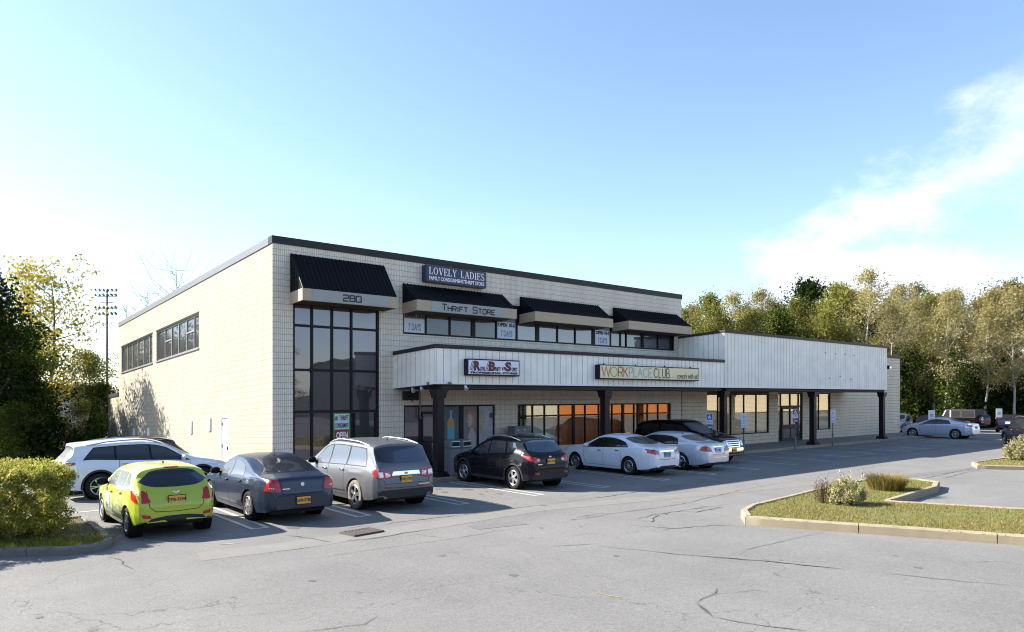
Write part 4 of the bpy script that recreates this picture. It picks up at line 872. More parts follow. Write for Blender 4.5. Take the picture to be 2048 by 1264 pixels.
for i, (X, Y, tp, lab) in enumerate(((48.9, -2.3, 1.72, 'plain white parking sign on a post by the far end of the wing'), (58.2, -3.9, 1.75, 'plain white parking sign in front of the woods above the silver sedan'))):
    g = zg(X, Y); p = MB(); p.cyl((0, 0, -.1), (0, 0, tp + .1), .03, n=8); s_ = MB(); s_.bbox(-.24, .24, -.045, -.032, tp - .55, tp + .15, .003)
    c = MB(); c.box(-.12, .12, -.05, -.046, tp - .35, tp - .1)
    place('parking_sign', lab, 'sign', (X, Y, g), [('pole', p, 'greydk'), ('sign_plate', s_, 'white'), ('symbol', c, 'plav')], 'white parking signs by the woods', R(-45))
# storm drain
a = MB(); 
GX, GY2 = -1.86, -9.70
a.M = Matrix.Diagonal((.64, .75, 1, 1)); a.box(-.60, .60, -.36, -.31, 0, .035); a.box(-.60, .60, .31, .36, 0, .035); a.box(-.60, -.55, -.31, .31, 0, .035); a.box(.55, .60, -.31, .31, 0, .035)
for k in range(8): a.box(-.52 + k * .14, -.455 + k * .14, -.31, .31, .02, .034)
b = MB(); b.box(-.35, .35, -.23, .23, -.0, .004)
t = empty('storm_drain', (GX, GY2, zg(GX, GY2) + .004), R(8), 'rusty iron storm drain grate set in the asphalt', 'drain')
a.build('grate', M['iron'], t); b.build('pit', M['black'], t)
# ------------------------------------------------------------------ vehicles
def paint(name, col, rough=.32, metal=.35, coat=.8, dust=None):
    m = pmat(name, col, rough, metal, .05, 3, coat=coat)
    return m
def lerp_pts(P, x):
    if x <= P[0][0]: return P[0][1]
    for (a, b), (c, d) in zip(P[:-1], P[1:]):
        if x <= c: t = (x - a) / (c - a) if c > a else 0; return b + (d - b) * t
    return P[-1][1]
def smooth_pts(P, x):
    if x <= P[0][0]: return P[0][1]
    for (a, b), (c, d) in zip(P[:-1], P[1:]):
        if x <= c: t = (x - a) / (c - a) if c > a else 0; t = t * t * (3 - 2 * t); return b + (d - b) * t
    return P[-1][1]
def chaikin(P, n=2):
    for _ in range(n):
        Q = [P[0]]
        for a, b in zip(P[:-1], P[1:]): Q += [(a[0] * .75 + b[0] * .25, a[1] * .75 + b[1] * .25), (a[0] * .25 + b[0] * .75, a[1] * .25 + b[1] * .75)]
        Q.append(P[-1]); P = Q
    return P
def resample(P, step):
    out = [P[0]]; acc = 0
    for a, b in zip(P[:-1], P[1:]):
        L = math.hypot(b[0] - a[0], b[1] - a[1]); d = step - acc
        while d < L: out.append((a[0] + (b[0] - a[0]) * d / L, a[1] + (b[1] - a[1]) * d / L)); d += step
        acc = (acc + L) % step
    out.append(P[-1]); return out

WHEELS = {}
def wheel_meshes(r, w, style):
    key = (r, w, style)
    if key in WHEELS: return WHEELS[key]
    t = MB(); h = w / 2; rr = r * (.66 if style != 'suvbig' else .64)
    t.lathe([(rr, -h * .80), (rr + .02, -h * .96), (r * .86, -h * 1.0), (r * .95, -h * .92), (r * .99, -h * .72), (r, -h * .45), (r, h * .45), (r * .99, h * .72), (r * .95, h * .92), (r * .86, h), (rr, h * .8)], 36)
    m = MB(); rim = rr + .004; yo = -h * .82      # outward face towards -y
    m.lathe([(rim, yo - .004), (rim - .012, yo - .012), (rim - .028, yo - .004), (rim - .032, yo + .06)], 36)
    ns = {'five': 5, 'twin': 5, 'ten': 10, 'seven': 7, 'cover': 7}.get(style, 5)
    for i in range(ns):
        a = 2 * math.pi * i / ns + .3
        offs = (0,) if style in ('five', 'ten', 'seven', 'cover') else (-.16, .16)
        for of in offs:
            w0 = {'five': .036, 'ten': .014, 'seven': .022, 'twin': .015, 'cover': .040}[style]; w1 = w0 * (1.5 if style in ('five', 'cover') else 1.1)
            ca, sa = math.cos(a + of * .35), math.sin(a + of * .35); cb, sb = math.cos(a + of), math.sin(a + of)
            p0 = (.035 * ca, .035 * sa); p1 = ((rim - .02) * cb, (rim - .02) * sb)
            d = Vector((p1[0] - p0[0], p1[1] - p0[1])).normalized(); n = (-d.y, d.x)
            ys, ye = yo - .004, yo + .004
            v = []
            for (px, pz), ww, yy in ((p0, w0, ys), (p1, w1, ye)):
                v += [(px + n[0] * ww, yy, pz + n[1] * ww), (px - n[0] * ww, yy, pz - n[1] * ww), (px - n[0] * ww * .8, yy + .03, pz - n[1] * ww * .8), (px + n[0] * ww * .8, yy + .03, pz + n[1] * ww * .8)]
            m.add(v, [(0, 1, 5, 4), (1, 2, 6, 5), (3, 0, 4, 7), (2, 3, 7, 6)])
    m.lathe([(.001, yo - .018), (.03, yo - .016), (.05, yo - .004), (.055, yo + .03)], 16)
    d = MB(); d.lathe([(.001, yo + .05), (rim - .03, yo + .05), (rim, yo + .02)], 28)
    WHEELS[key] = (t, m, d); return WHEELS[key]
_wm = {}
def add_wheels(root, sp, parts_dark):
    for sx, front in ((sp['wb'] / 2, True), (-sp['wb'] / 2, False)):
        for sy in (-1, 1):
            style = sp['wheel']; r = sp['r']; key = (r, style, sp.get('rim', 'alloy'), sp.get('tyre_mat', {}).get((front, sy), 'rubber'))
            if key not in _wm:
                t, m, d = wheel_meshes(r, .21, style)
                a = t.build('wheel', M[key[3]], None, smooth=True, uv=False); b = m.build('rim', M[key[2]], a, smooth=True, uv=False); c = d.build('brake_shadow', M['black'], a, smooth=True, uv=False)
                _wm[key] = a; a0 = a; first = True
            else: first = False; a0 = _wm[key]
            a = a0 if first else copy_tree(a0)
            a.parent = root; a.location = (sx, sy * (sp['W'] / 2 - .125), r); a.rotation_euler = (0, random.Random(sx * 7 + sy + sp['L']).uniform(0, 6), R(180) if sy > 0 else 0)

def make_car(sp, loc, rz, label, cat='car', group='cars parked along the shop front', name=None):
    """body is one lofted shell: stations along x (forward), sections in y/z; openings, lamps and trim are laid on it by ray casting"""
    L, W, H, wb, r = sp['L'], sp['W'], sp['H'], sp['wb'], sp['r']
    xr = -wb / 2 - sp['ro']; xf = xr + L
    Tc = resample(chaikin([(xr, .40)] + sp['T'] + [(xf, .38)], 2), .05)
    arches = []
    Ra = r + sp.get('arch', .05)
    for cx in (-wb / 2, wb / 2):
        for i in range(15): arches.append(cx + Ra * math.cos(math.pi * i / 14))
    # stations (x strictly increasing, paired with the roofline)
    st = []
    for x, z in Tc:
        if st and x <= st[-1][0] + .0015: x = st[-1][0] + .0015
        st.append((x, z))
    st = [p for p in st if p[0] <= xf + .02]
    base = list(st)
    for a in arches:
        if all(abs(a - p[0]) > .008 for p in base): st.append((a, lerp_pts(base, a)))
    st.sort()
    T = lambda x: lerp_pts(base, x)
    belt = sp['belt']; gc = sp['gc']; k = sp['tumble']; rc0 = sp.get('rc', .10)
    plan = [(xr, .70 if sp.get('boxy') is None else .86), (xr + .06, .83 if sp.get('boxy') is None else .93), (xr + .18, .91 if sp.get('boxy') is None else .97), (xr + .45, .965), (-wb / 2 + .2, .99), (0, 1), (wb / 2 - .2, .99), (xf - .5, .95), (xf - .22, .87), (xf - .09, .77), (xf, .60)]
    if sp.get('boxy'): plan[-4:] = [(xf - .5, .97), (xf - .15, .92), (xf - .05, .86), (xf, .80)]
    hw = lambda x: W / 2 * lerp_pts(plan, x)
    def zb(x):
        z = lerp_pts([(xr, gc + .17), (xr + .25, gc + .08), (-wb / 2, gc), (wb / 2, gc), (xf - .3, gc + .02), (xf, gc + .06)], x)
        for cx in (-wb / 2, wb / 2):
            d = abs(x - cx)
            if d < Ra: z = max(z, r + math.sqrt(Ra * Ra - d * d))
        return z
    def section(x, t):
        w = hw(x); z0 = min(zb(x), t - .06); B = min(lerp_pts(belt, x), t - .045); B = max(B, z0 + .01)
        pts = [(0, z0), (w * .80, z0)]
        for i in range(9):
            s = i / 8; z = z0 + (B - z0) * s
            y = w * (1 - .045 * ((z - .58) / .42) ** 2 * (1 if z > .58 else .8))
            if z < .40: y -= (0.40 - z) * .18
            # character line
            y += .008 * math.exp(-((z - (B - .16)) / .04) ** 2)
            pts.append((y, z))
        ys = pts[-1][0] - .0
        h = t - B; rc = min(rc0, h * .55); hh = h - rc
        sh = min(.035, h * .4)
        for i in range(1, 6):
            s = i / 5; z = B + hh * s; y = ys - sh * min(1, s * 3) - k * max(0, hh) * s
            pts.append((y, z))
        ye, ze = pts[-1]
        for i in range(1, 8):
            a = math.pi / 2 * i / 7; n = 2.6
            pts.append((ye * (max(0, math.cos(a)) ** (2 / n)), ze + rc * math.sin(a) ** (2 / n)))
        return pts
    secs = [(x, section(x, t)) for x, t in st]
    n = len(secs[0][1]); mb = MB()
    vs = []
    for x, s in secs:
        row = [(x, y, z) for y, z in s] + [(x, -y, z) for y, z in s[-2:0:-1]]
        vs += row
    m = 2 * n - 2; fs = []
    for i in range(len(secs) - 1):
        for j in range(m): fs.append((i * m + j, i * m + (j + 1) % m, (i + 1) * m + (j + 1) % m, (i + 1) * m + j))
    fs += [tuple(range(m)), tuple(range((len(secs) - 1) * m + m - 1, (len(secs) - 1) * m - 1, -1))]
    mb.add(vs, fs)
    g = zg(loc[0], loc[1])
    root = empty(name or 'parked_car', (loc[0], loc[1], g + .004), rz, label, cat, group)
    body = mb.build('body', sp['paint'], root, smooth=True, uv=False)
    bvh = BVHTree.FromPolygons([v.co.copy() for v in body.data.vertices], [tuple(p.vertices) for p in body.data.polygons])
    def cast(kind, a, b, s=1):
        if kind == 'side': b = min(b, T(a) - .06); o = Vector((a, s * 3, b)); d = Vector((0, -s, 0))
        elif kind == 'rear': o = Vector((-5, a, b)); d = Vector((1, 0, 0))
        elif kind == 'front': o = Vector((5, a, b)); d = Vector((-1, 0, 0))
        else: o = Vector((a, b, 4)); d = Vector((0, 0, -1))
        h = bvh.ray_cast(o, d)
        if h[0] is None:
            h = bvh.find_nearest(Vector((a, s * W / 2, b)) if kind == 'side' else Vector(((xr if kind == 'rear' else xf), a, b)))
            return h[0], (h[1] if h[1].dot(-d) > 0 else -h[1])
        nn = h[1] if h[1].dot(d) < 0 else -h[1]
        return h[0], nn
    def patch(name, kind, bot, top, mat, s=1, nu=14, nv=5, off=.004, parent=None, both=False, mbx=None):
        mbx = mbx or MB()
        for sg in ((1, -1) if both else (s,)):
            def along(P, t):
                if len(P) == 1: return P[0]
                Ls = [math.dist(a, b) for a, b in zip(P[:-1], P[1:])]; tot = sum(Ls) * t
                for (a, b), l in zip(zip(P[:-1], P[1:]), Ls):
                    if tot <= l or (a, b) == (P[-2], P[-1]): q = min(1, tot / l) if l else 0; return (a[0] + (b[0] - a[0]) * q, a[1] + (b[1] - a[1]) * q)
                    tot -= l
                return P[-1]
            vs = []
            for i in range(nu + 1):
                A = along(bot, i / nu); Bp = along(top, i / nu)
                for j in range(nv + 1):
                    q = j / nv; a = A[0] + (Bp[0] - A[0]) * q; b = A[1] + (Bp[1] - A[1]) * q
                    if kind in ('rear', 'front', 'top') and sg == -1:
                        if kind == 'top': b = -b
                        else: a = -a
                    p, nn = cast(kind, a, b, sg); vs.append(p + nn * off)
            mbx.add(vs, [(i * (nv + 1) + j, (i + 1) * (nv + 1) + j, (i + 1) * (nv + 1) + j + 1, i * (nv + 1) + j + 1) for i in range(nu) for j in range(nv)])
        if name is None: return mbx
        return mbx.build(name, M[mat] if isinstance(mat, str) else mat, parent or root, smooth='all', uv=False, normals=False)
    def line(mbx, kind, pts, w=.012, off=.003, both=True):
        for a, b in zip(pts[:-1], pts[1:]):
            d = Vector((b[0] - a[0], b[1] - a[1])); d.normalize(); nx, nz = -d.y * w / 2, d.x * w / 2
            patch(None, kind, [(a[0] + nx, a[1] + nz), (b[0] + nx, b[1] + nz)], [(a[0] - nx, a[1] - nz), (b[0] - nx, b[1] - nz)], None, nu=max(2, int(math.dist(a, b) / .06)), nv=1, off=off, both=both, mbx=mbx)
    # under-body
    ub = MB(); ub.box(xr + .25, xf - .25, -W / 2 + .27, W / 2 - .27, gc + .02, .62); ub.box(-wb / 2 + Ra + .02, wb / 2 - Ra - .02, -W / 2 + .14, W / 2 - .14, gc - .01, gc + .2)
    ub.build('underbody', M['black'], root, uv=False)
    for cx in (-wb / 2, wb / 2):
        for s in (-1, 1):
            wl = MB(); wl.lathe([(Ra - .004, 0), (Ra - .004, s * -.24), (.02, s * -.25)], 24, 'y', (cx, s * (W / 2 - .05), r))
            wl.build('wheel_well', M['black'], root, uv=False, smooth='all')
    add_wheels(root, sp, None)
    bz = lambda x: lerp_pts(belt, x)
    tm = sp.get('wtop', .13)
    # side glass
    for i, (x0b, x0t, x1b, x1t) in enumerate(sp['win']):
        nb = 10
        bot = [(x0b + (x1b - x0b) * q / nb, bz(x0b + (x1b - x0b) * q / nb) + .035) for q in range(nb + 1)]
        top = [(x0t + (x1t - x0t) * q / nb, max(T(x0t + (x1t - x0t) * q / nb) - tm, bz(x0t) + .05)) for q in range(nb + 1)]
        for s in (1, -1): patch('side_window', 'side', bot, top, 'carglass', s=s, nu=16, nv=6, off=.004)
    # glass surround for light cars
    if sp.get('surround'):
        mb2 = MB(); x0b, x0t, x1b, x1t = sp['win'][-1][0], sp['win'][-1][1], sp['win'][0][2], sp['win'][0][3]; nb = 16
        bot = [(x0b - .03 + (x1b - x0b + .06) * q / nb, bz(x0b + (x1b - x0b) * q / nb) + .012) for q in range(nb + 1)]
        top = [(x0t - .03 + (x1t - x0t + .06) * q / nb, T(x0t + (x1t - x0t) * q / nb) - tm + .022) for q in range(nb + 1)]
        patch('window_surround', 'side', bot, top, sp['surround'], both=True, nu=26, nv=6, off=.0015, mbx=mb2)
    # windscreen and rear glass
    def yat(x, z):
        t = T(x); h = t - bz(x); w = hw(x) * .975
        return w - .035 - k * max(0, (z - bz(x)))
    for kind, nm, key in (('front', 'windscreen', 'wsz'), ('rear', 'rear_window', 'rgz')):
        z0, z1, in0, in1 = sp[key]; xs_ = [x for x in [xr + .02 * i for i in range(int(L / .02))]]
        if kind == 'rear':
            f0 = next((x for x in xs_ if T(x) >= z0), xr + .1); f1 = next((x for x in xs_ if T(x) >= z1), xr + .5)
        else:
            f0 = next((x for x in reversed(xs_) if T(x) >= z0), xf); f1 = next((x for x in reversed(xs_) if T(x) >= z1), xf)
        y0 = yat(f0, z0) - in0; y1 = yat(f1, z1) - in1
        nb = 12; bow = .02
        cr = sp.get('rcorner', .05)
        bot = [(-y0 + 2 * y0 * q / nb, z0 - bow * (1 - (2 * q / nb - 1) ** 2) + cr * abs(2 * q / nb - 1) ** 5) for q in range(nb + 1)]
        top = [(-y1 + 2 * y1 * q / nb, z1 + bow * (1 - (2 * q / nb - 1) ** 2) - .03 * abs(2 * q / nb - 1) ** 5) for q in range(nb + 1)]
        patch(nm, kind, bot, top, 'carglass', nu=20, nv=8, off=.004)
    # seams
    sm_ = MB()
    for xs_ in sp['doors']:
        line(sm_, 'side', [(xs_[0], gc + .10), (xs_[0] + xs_[1] * .5, .55), (xs_[0] + xs_[1], bz(xs_[0]) + .01)], .011)
    line(sm_, 'side', [(sp['doors'][0][0], gc + .10), (sp['doors'][-1][0], gc + .10)], .010)
    for pl in sp.get('rlines', []): line(sm_, 'rear', pl, .012)
    sm_.build('panel_gap', M['black'], root, uv=False, normals=False, smooth='all')
    # lamps, trims
    for nm, kind, bot, top, mat in sp.get('patches', []):
        if kind == 'rearc': patch(nm, 'rear', bot, top, mat, off=.006)
        elif kind == 'sideL': patch(nm, 'side', bot, top, mat, s=1, off=.005)
        elif kind == 'frontc': patch(nm, 'front', bot, top, mat, off=.006)
        else:
            for s in (1, -1): patch(nm, kind, bot, top, mat, s=s, off=.006 if mat in ('red', 'lens') else .0035)
    # cladding round the arches
    if sp.get('clad'):
        cm = MB()
        for cx in (-wb / 2, wb / 2):
            for s in (1, -1):
                nb = 18; vs = []
                for i in range(nb + 1):
                    a = R(-12) + R(204) * i / nb
                    for rr in (Ra + .001, Ra + .055):
                        p, nn = cast('side', cx + rr * math.cos(a), max(gc + .03, r + rr * math.sin(a)), s); vs.append(p + nn * .006)
                cm.add(vs, [(2 * i, 2 * i + 1, 2 * i + 3, 2 * i + 2) for i in range(nb)])
        patch(None, 'side', [(-wb / 2 + Ra, gc + .01), (wb / 2 - Ra, gc + .01)], [(-wb / 2 + Ra, gc + .10), (wb / 2 - Ra, gc + .10)], None, both=True, off=.005, mbx=cm)
        cm.build('cladding', M[sp['clad']], root, uv=False, normals=False, smooth='all')
    # handles
    for x in sp['handles']:
        for s in (1, -1):
            p, nn = cast('side', x, bz(x) - .10, s); h = MB(); h.bbox(-.10, .10, -.018, .018, -.018, .018, .008); o = h.build('door_handle', sp.get('handlemat', sp['paint']), root, uv=False, smooth=True); o.location = p + nn * .02
    # mirrors
    for s in (1, -1):
        x = sp['mirror']; p, nn = cast('side', x, bz(x) + .02, s)
        h = MB(); h.lathe([(.001, -.12), (.055, -.11), (.085, -.06), (.09, 0), (.08, .06), (.05, .11), (.001, .12)], 14, 'y'); h.box(-.02, .02, -.16, 0, -.05, -.02)
        h.v = [(a * (.75), b * (1 if s > 0 else -1), c) for a, b, c in h.v]
        o = h.build('wing_mirror', sp.get('mirrormat', sp['paint']), root, uv=False, smooth=True); o.location = (x, s * (abs(p.y) + .10), bz(x) + .10)
    # plate
    for kind, key in (('rear', 'plate'), ('front', 'fplate')):
        if sp.get(key):
            y, z, pm, txt = sp[key]; p, nn = cast(kind, y, z)
            h = MB(); h.box(-.01, .01, -.165, .165, -.082, .082); sg = -1 if kind == 'rear' else 1
            o = h.build('license_plate', M[pm], root, uv=False); o.location = (p.x + sg * .018, y, z)
            tv, tf = text_mesh(txt, .092, .004, .002, sx=.92); tb = MB(); tb.add([(sg * (.0125 + v[2]), -sg * -v[0] if kind == 'front' else -v[0], v[1] - .0) for v in tv], tf)
            tb.build('lettering', M['navy'], o, uv=False, normals=False)
            fr = MB(); 
            for a_ in (-1, 1): fr.box(-.008, .008, a_ * .166, a_ * .178, -.094, .094); fr.box(-.008, .008, -.165, .165, a_ * .083, a_ * .095)
            fr.build('plate_frame', M['black'], o, uv=False)
    if sp.get('rails'):
        mt, x0, x1 = sp['rails']
        for s in (1, -1):
            rr = MB(); P = []
            for i in range(13):
                x = x0 + (x1 - x0) * i / 12; y = s * (hw(x) * .97 - .035 - k * (T(x) - rc0 - bz(x)) - .07)
                pp, nn = cast('top', x, y); lift = .055 * min(1, 4 * i / 12, 4 * (12 - i) / 12) + .002; P.append(Vector((x, y, pp.z + lift)))
            for a, b in zip(P[:-1], P[1:]): rr.cyl(a, b, .021, n=8, caps=True)
            rr.build('roof_rail', M[mt], root, uv=False, smooth=True)
    if sp.get('antenna'):
        x, hgt, y = sp['antenna']; a = MB(); z = cast('top', x, y)[0].z; a.cyl((0, 0, 0), (0, 0, .03), .025, .015); a.cyl((0, 0, .03), (-hgt * .45, 0, .03 + hgt * .8), .005, .004, 6); o = a.build('antenna', M['black'], root, uv=False); o.location = (x, y, z)
    for nm, kind, y, z, w_, h_, mat in sp.get('badges', []):
        p, nn = cast(kind, y, z); h = MB()
        if nm == 'badge': h.lathe([(.001, -.012), (w_ * .8, -.01), (w_, 0)], 16, 'y'); h.v = [((-1 if kind == 'rear' else 1) * -b, a, c * h_ / w_) for a, b, c in h.v]
        else: h.box(-.012, .012, -w_, w_, -h_, h_)
        o = h.build(nm, M[mat], root, uv=False, smooth=True); o.location = p + Vector(((-1 if kind == 'rear' else 1) * .008, 0, 0)); o.location.y = y
    if sp.get('extra'): sp['extra'](root, sp, cast, patch, T, hw)
    return root

ROW = R(90)   # nose towards the shops
# ---- green hatchback
def sp_hatch(p):
    wb = 2.49; ro = .70
    return dict(rcorner=.10, L=4.04, W=1.72, H=1.47, wb=wb, ro=ro, r=.305, gc=.20, paint=p, wheel='seven', rim='alloy', tumble=.34, rc=.19, wtop=.165,
      T=[(-1.945, .58), (-1.93, .70), (-1.88, .80), (-1.83, .92), (-1.74, 1.02), (-1.60, 1.20), (-1.44, 1.38), (-1.50, 1.43), (-1.0, 1.465), (-.4, 1.475), (.10, 1.455), (.45, 1.37), (1.02, 1.06), (1.12, 1.00), (1.5, .92), (1.85, .78), (2.02, .64), (2.085, .52)],
      belt=[(-1.95, .60), (-1.85, .88), (-1.5, 1.00), (-.9, .98), (.6, .90), (1.1, .86), (1.9, .70), (2.1, .5)],
      win=[(-.02, -.05, .98, .36), (-.78, -.80, -.08, -.11), (-1.22, -1.02, -.86, -.88)], wsz=(1.02, 1.36, .03, .06), rgz=(1.05, 1.37, .02, .20),
      doors=[(.85, .12), (-.05, 0), (-.98, .12)], handles=(.12, -.72), mirror=.72, mirrormat=M['black'],
      rlines=[[(.56, .98), (.53, .66), (.42, .56), (.0, .54)], [(.0, .54), (-.001, .54)]],
      patches=[('tail_light', 'rear', [(.50, .76), (.58, .74), (.68, .74)], [(.59, .97), (.62, .985), (.66, .98)], 'red'),
               ('tail_light', 'side', [(-1.85, .74), (-1.60, .80)], [(-1.72, .96), (-1.50, .99)], 'red'),
               ('paper_sign', 'sideL', [(.25, .42), (.62, .42)], [(.25, .78), (.62, .78)], 'paper'),
               ('reflector', 'rear', [(.50, .42), (.66, .44)], [(.52, .49), (.68, .52)], 'red'),
               ('rear_diffuser', 'rearc', [(-.70, .26), (.70, .26)], [(-.50, .42), (-.2, .46), (.2, .46), (.50, .42)], 'blacktrim'),
               ('brake_light', 'rearc', [(-.16, 1.405), (.16, 1.405)], [(-.14, 1.43), (.14, 1.43)], 'red'),
               ('head_light', 'front', [(.42, .66), (.66, .72)], [(.50, .78), (.70, .84)], 'lens')],
      plate=(0, .78, 'plate_y', 'TPB-3294'), antenna=(-.8, .28, 0), badges=[('badge', 'rear', 0, .93, .07, .03, 'chrome')])
# ---- sedans
def sp_sedan(p, L=4.85, W=1.82, H=1.49, wb=2.765, ro=1.13, zt=1.06, xt=-1.78, xb=-.95, kind='blue', **kw):
    xr = -wb / 2 - ro; xf = xr + L
    d = dict(L=L, W=W, H=H, wb=wb, ro=ro, r=.325, gc=.19, paint=p, wheel='five', rim='alloy', tumble=.36, rc=.12, wtop=.15,
      T=[(xr, .60), (xr + .015, .72), (xr + .05, zt - .20), (xr + .07, zt - .05), (xr + .14, zt), (xt - .1, zt + .035), (xt, zt + .05), (xb, H - .09), (xb + .28, H - .025), (-.35, H), (.0, H - .005), (.25, H - .06), (.95, 1.11), (1.12, 1.03), (1.5, .97), (xf - .42, .84), (xf - .14, .72), (xf - .03, .58)],
      belt=[(xr, .55), (xr + .10, zt - .12), (xt, zt - .05), (-.8, .98), (.6, .92), (1.1, .88), (xf - .4, .76), (xf, .5)],
      win=[(-.10, -.12, .95, .28), (-.98, -.86, -.17, -.19)], wsz=(1.06, H - .12, .03, .06), rgz=(zt + .075, H - .12, .12, .10),
      doors=[(.82, .12), (-.135, 0), (-1.06, .08)], handles=(.05, -.85), mirror=.70, handlemat=p)
    d.update(kw); return d
def lamps(pts_rear, pts_side, front=None):
    o = [('tail_light', 'rear', *pts_rear, 'red')]
    if pts_side: o.append(('tail_light', 'side', *pts_side, 'red'))
    o.append(('head_light', 'front', [(.45, .60), (.72, .64)], [(.52, .73), (.76, .76)], 'lens'))
    return o
Mgreen = paint('lime_paint', (.38, .45, .03), .35, .1); M['lime'] = Mgreen
Mblue = paint('slate_blue_paint', (.014, .024, .052), .35, .45, .5)
Msilver = paint('dusty_grey_paint', (.125, .13, .145), .42, .5, .3)
Mblack = pmat('black_paint', (.004, .004, .007), .25, 0, .05, 3, coat=.35, spec=.12)
Mwhite = paint('white_paint', (.70, .74, .82), .35, .05)
Mpearl = paint('pearl_silver_paint', (.52, .57, .66), .35, .35)
Mice = paint('ice_blue_silver_paint', (.46, .52, .66), .32, .4)
Mnavy = paint('dark_blue_paint', (.010, .015, .040), .3, .2, .4)
Mmar = paint('dark_plum_paint', (.020, .010, .014), .3, .3)
Mwsuv = paint('cool_white_suv_paint', (.66, .70, .80), .3, .05)
lot = 'cars parked nose-in along the shop front'
g = make_car(sp_hatch(Mgreen), (-4.97, -6.8 + 1.245), ROW, 'lime green hatchback parked beside the clipped bush', group=lot)
# white paper sign on the hatchback's front door is part of its livery
bl_sp = sp_sedan(Mblue, wheel='cover', rim='alloy', r=.34, surround=None)
bl_sp['patches'] = [('tail_light', 'rear', [(.52, .74), (.66, .74), (.78, .76)], [(.56, 1.00), (.66, 1.01), (.78, 1.0)], 'red'), ('tail_light', 'side', [(-2.49, .76), (-2.30, .77)], [(-2.45, .99), (-2.34, .99)], 'red'),
    ('light_bar', 'rear', [(.54, .80), (.77, .82)], [(.54, .825), (.77, .845)], 'lens'), ('head_light', 'front', [(.45, .60), (.72, .64)], [(.52, .73), (.76, .76)], 'lens')]
bl_sp['rlines'] = [[(.55, 1.02), (.49, .80), (.50, .68), (0, .66)]]
bl_sp['plate'] = (.0, .52, 'plate_y', 'GHB-2786'); bl_sp['badges'] = [('badge', 'rear', 0, .88, .045, .055, 'chrome'), ('name_strip', 'rear', .40, .80, .09, .012, 'chrome')]; bl_sp['antenna'] = (-.75, .22, 0); bl_sp['mirrormat'] = M['black']; bl_sp['handlemat'] = M['black']
bl_sp['wtop'] = .16; bl_sp['H'] = 1.50
make_car(bl_sp, (-2.30, -6.58 + 1.38), ROW, 'slate blue four-door sedan parked between the green hatchback and the grey SUV', group=lot)
# ---- SUVs
def sp_suv(p, L=5.17, W=1.99, H=1.77, wb=3.02, ro=1.02, kind='big', **kw):
    xr = -wb / 2 - ro; xf = xr + L; zt = 1.12
    d = dict(L=L, W=W, H=H, wb=wb, ro=ro, r=.375, gc=.23, paint=p, wheel='five', rim='alloy', tumble=.24, rc=.13, wtop=.17,
      T=[(xr, .56), (xr + .01, .72), (xr + .045, .78), (xr + .06, .95), (xr + .10, zt + .02), (xr + .20, zt + .16), (xr + .44, H - .14), (xr + .40, H - .09), (xr + .75, H - .04), (-.5, H), (.05, H - .02), (.38, H - .09), (1.18, 1.22), (1.34, 1.14), (1.8, 1.06), (xf - .30, .94), (xf - .08, .80), (xf - .02, .62)],
      belt=[(xr, .60), (xr + .08, 1.04), (xr + .5, 1.10), (-.8, 1.08), (.8, 1.02), (1.3, .99), (xf - .35, .84), (xf, .56)],
      win=[(.06, .02, 1.10, .42), (-.92, -.95, .0, -.04), (-1.98, -1.78, -1.0, -1.03)], wsz=(1.18, H - .14, .04, .07), rgz=(1.22, H - .17, .05, .06),
      doors=[(1.0, .14), (.03, 0), (-.98, .10)], handles=(.22, -.78), mirror=.90)
    d.update(kw); return d
s1 = sp_suv(Msilver, rails=('alloy', -1.9, .35), handlemat=M['chrome'], wheel='five', tyre_mat={(False, 1): 'dustyrubber', (False, -1): 'rubber'}, surround='black')
s1['patches'] = [('tail_light', 'rear', [(.40, .86), (.62, .80), (.84, .84)], [(.44, 1.0), (.66, 1.05), (.88, 1.04)], 'red'), ('tail_lens', 'rear', [(.46, .87), (.60, .85)], [(.48, .98), (.61, 1.0)], 'lens'), ('tail_lens', 'rear', [(.66, .86), (.80, .87)], [(.67, 1.0), (.80, 1.01)], 'lens'),
    ('tail_light', 'side', [(-2.50, .88), (-2.30, .95)], [(-2.48, 1.05), (-2.28, 1.07)], 'red'), ('garnish', 'rearc', [(-.42, .90), (.42, .90)], [(-.38, 1.0), (.38, 1.0)], 'chrome'),
    ('rear_bumper', 'rearc', [(-.80, .34), (.80, .34)], [(-.84, .55), (.84, .55)], 'blacktrim'), ('side_strip', 'side', [(-1.0, .42), (1.0, .38)], [(-1.0, .45), (1.0, .41)], 'chrome'), ('head_light', 'front', [(.45, .74), (.78, .78)], [(.52, .9), (.80, .94)], 'lens'),
    ('reflector', 'rear', [(.45, .60), (.66, .60)], [(.45, .625), (.66, .625)], 'red')]
s1['rlines'] = [[(.70, 1.04), (.66, .80), (.62, .60), (0, .59)], [(.62, .70), (0, .70)]]
s1['plate'] = (.0, .80, 'plate_y', 'GKJ-7501'); s1['badges'] = [('badge', 'rear', 0, .95, .06, .03, 'plate_y'), ('name_strip', 'rear', -.5, .65, .16, .012, 'chrome')]; s1['antenna'] = (-1.5, .18, 0); s1['mirrormat'] = M['black']
make_car(s1, (.50, -6.67 + 1.51), ROW, 'dusty grey three-row SUV with silver roof rails parked before the corner entrance', 'SUV', lot)
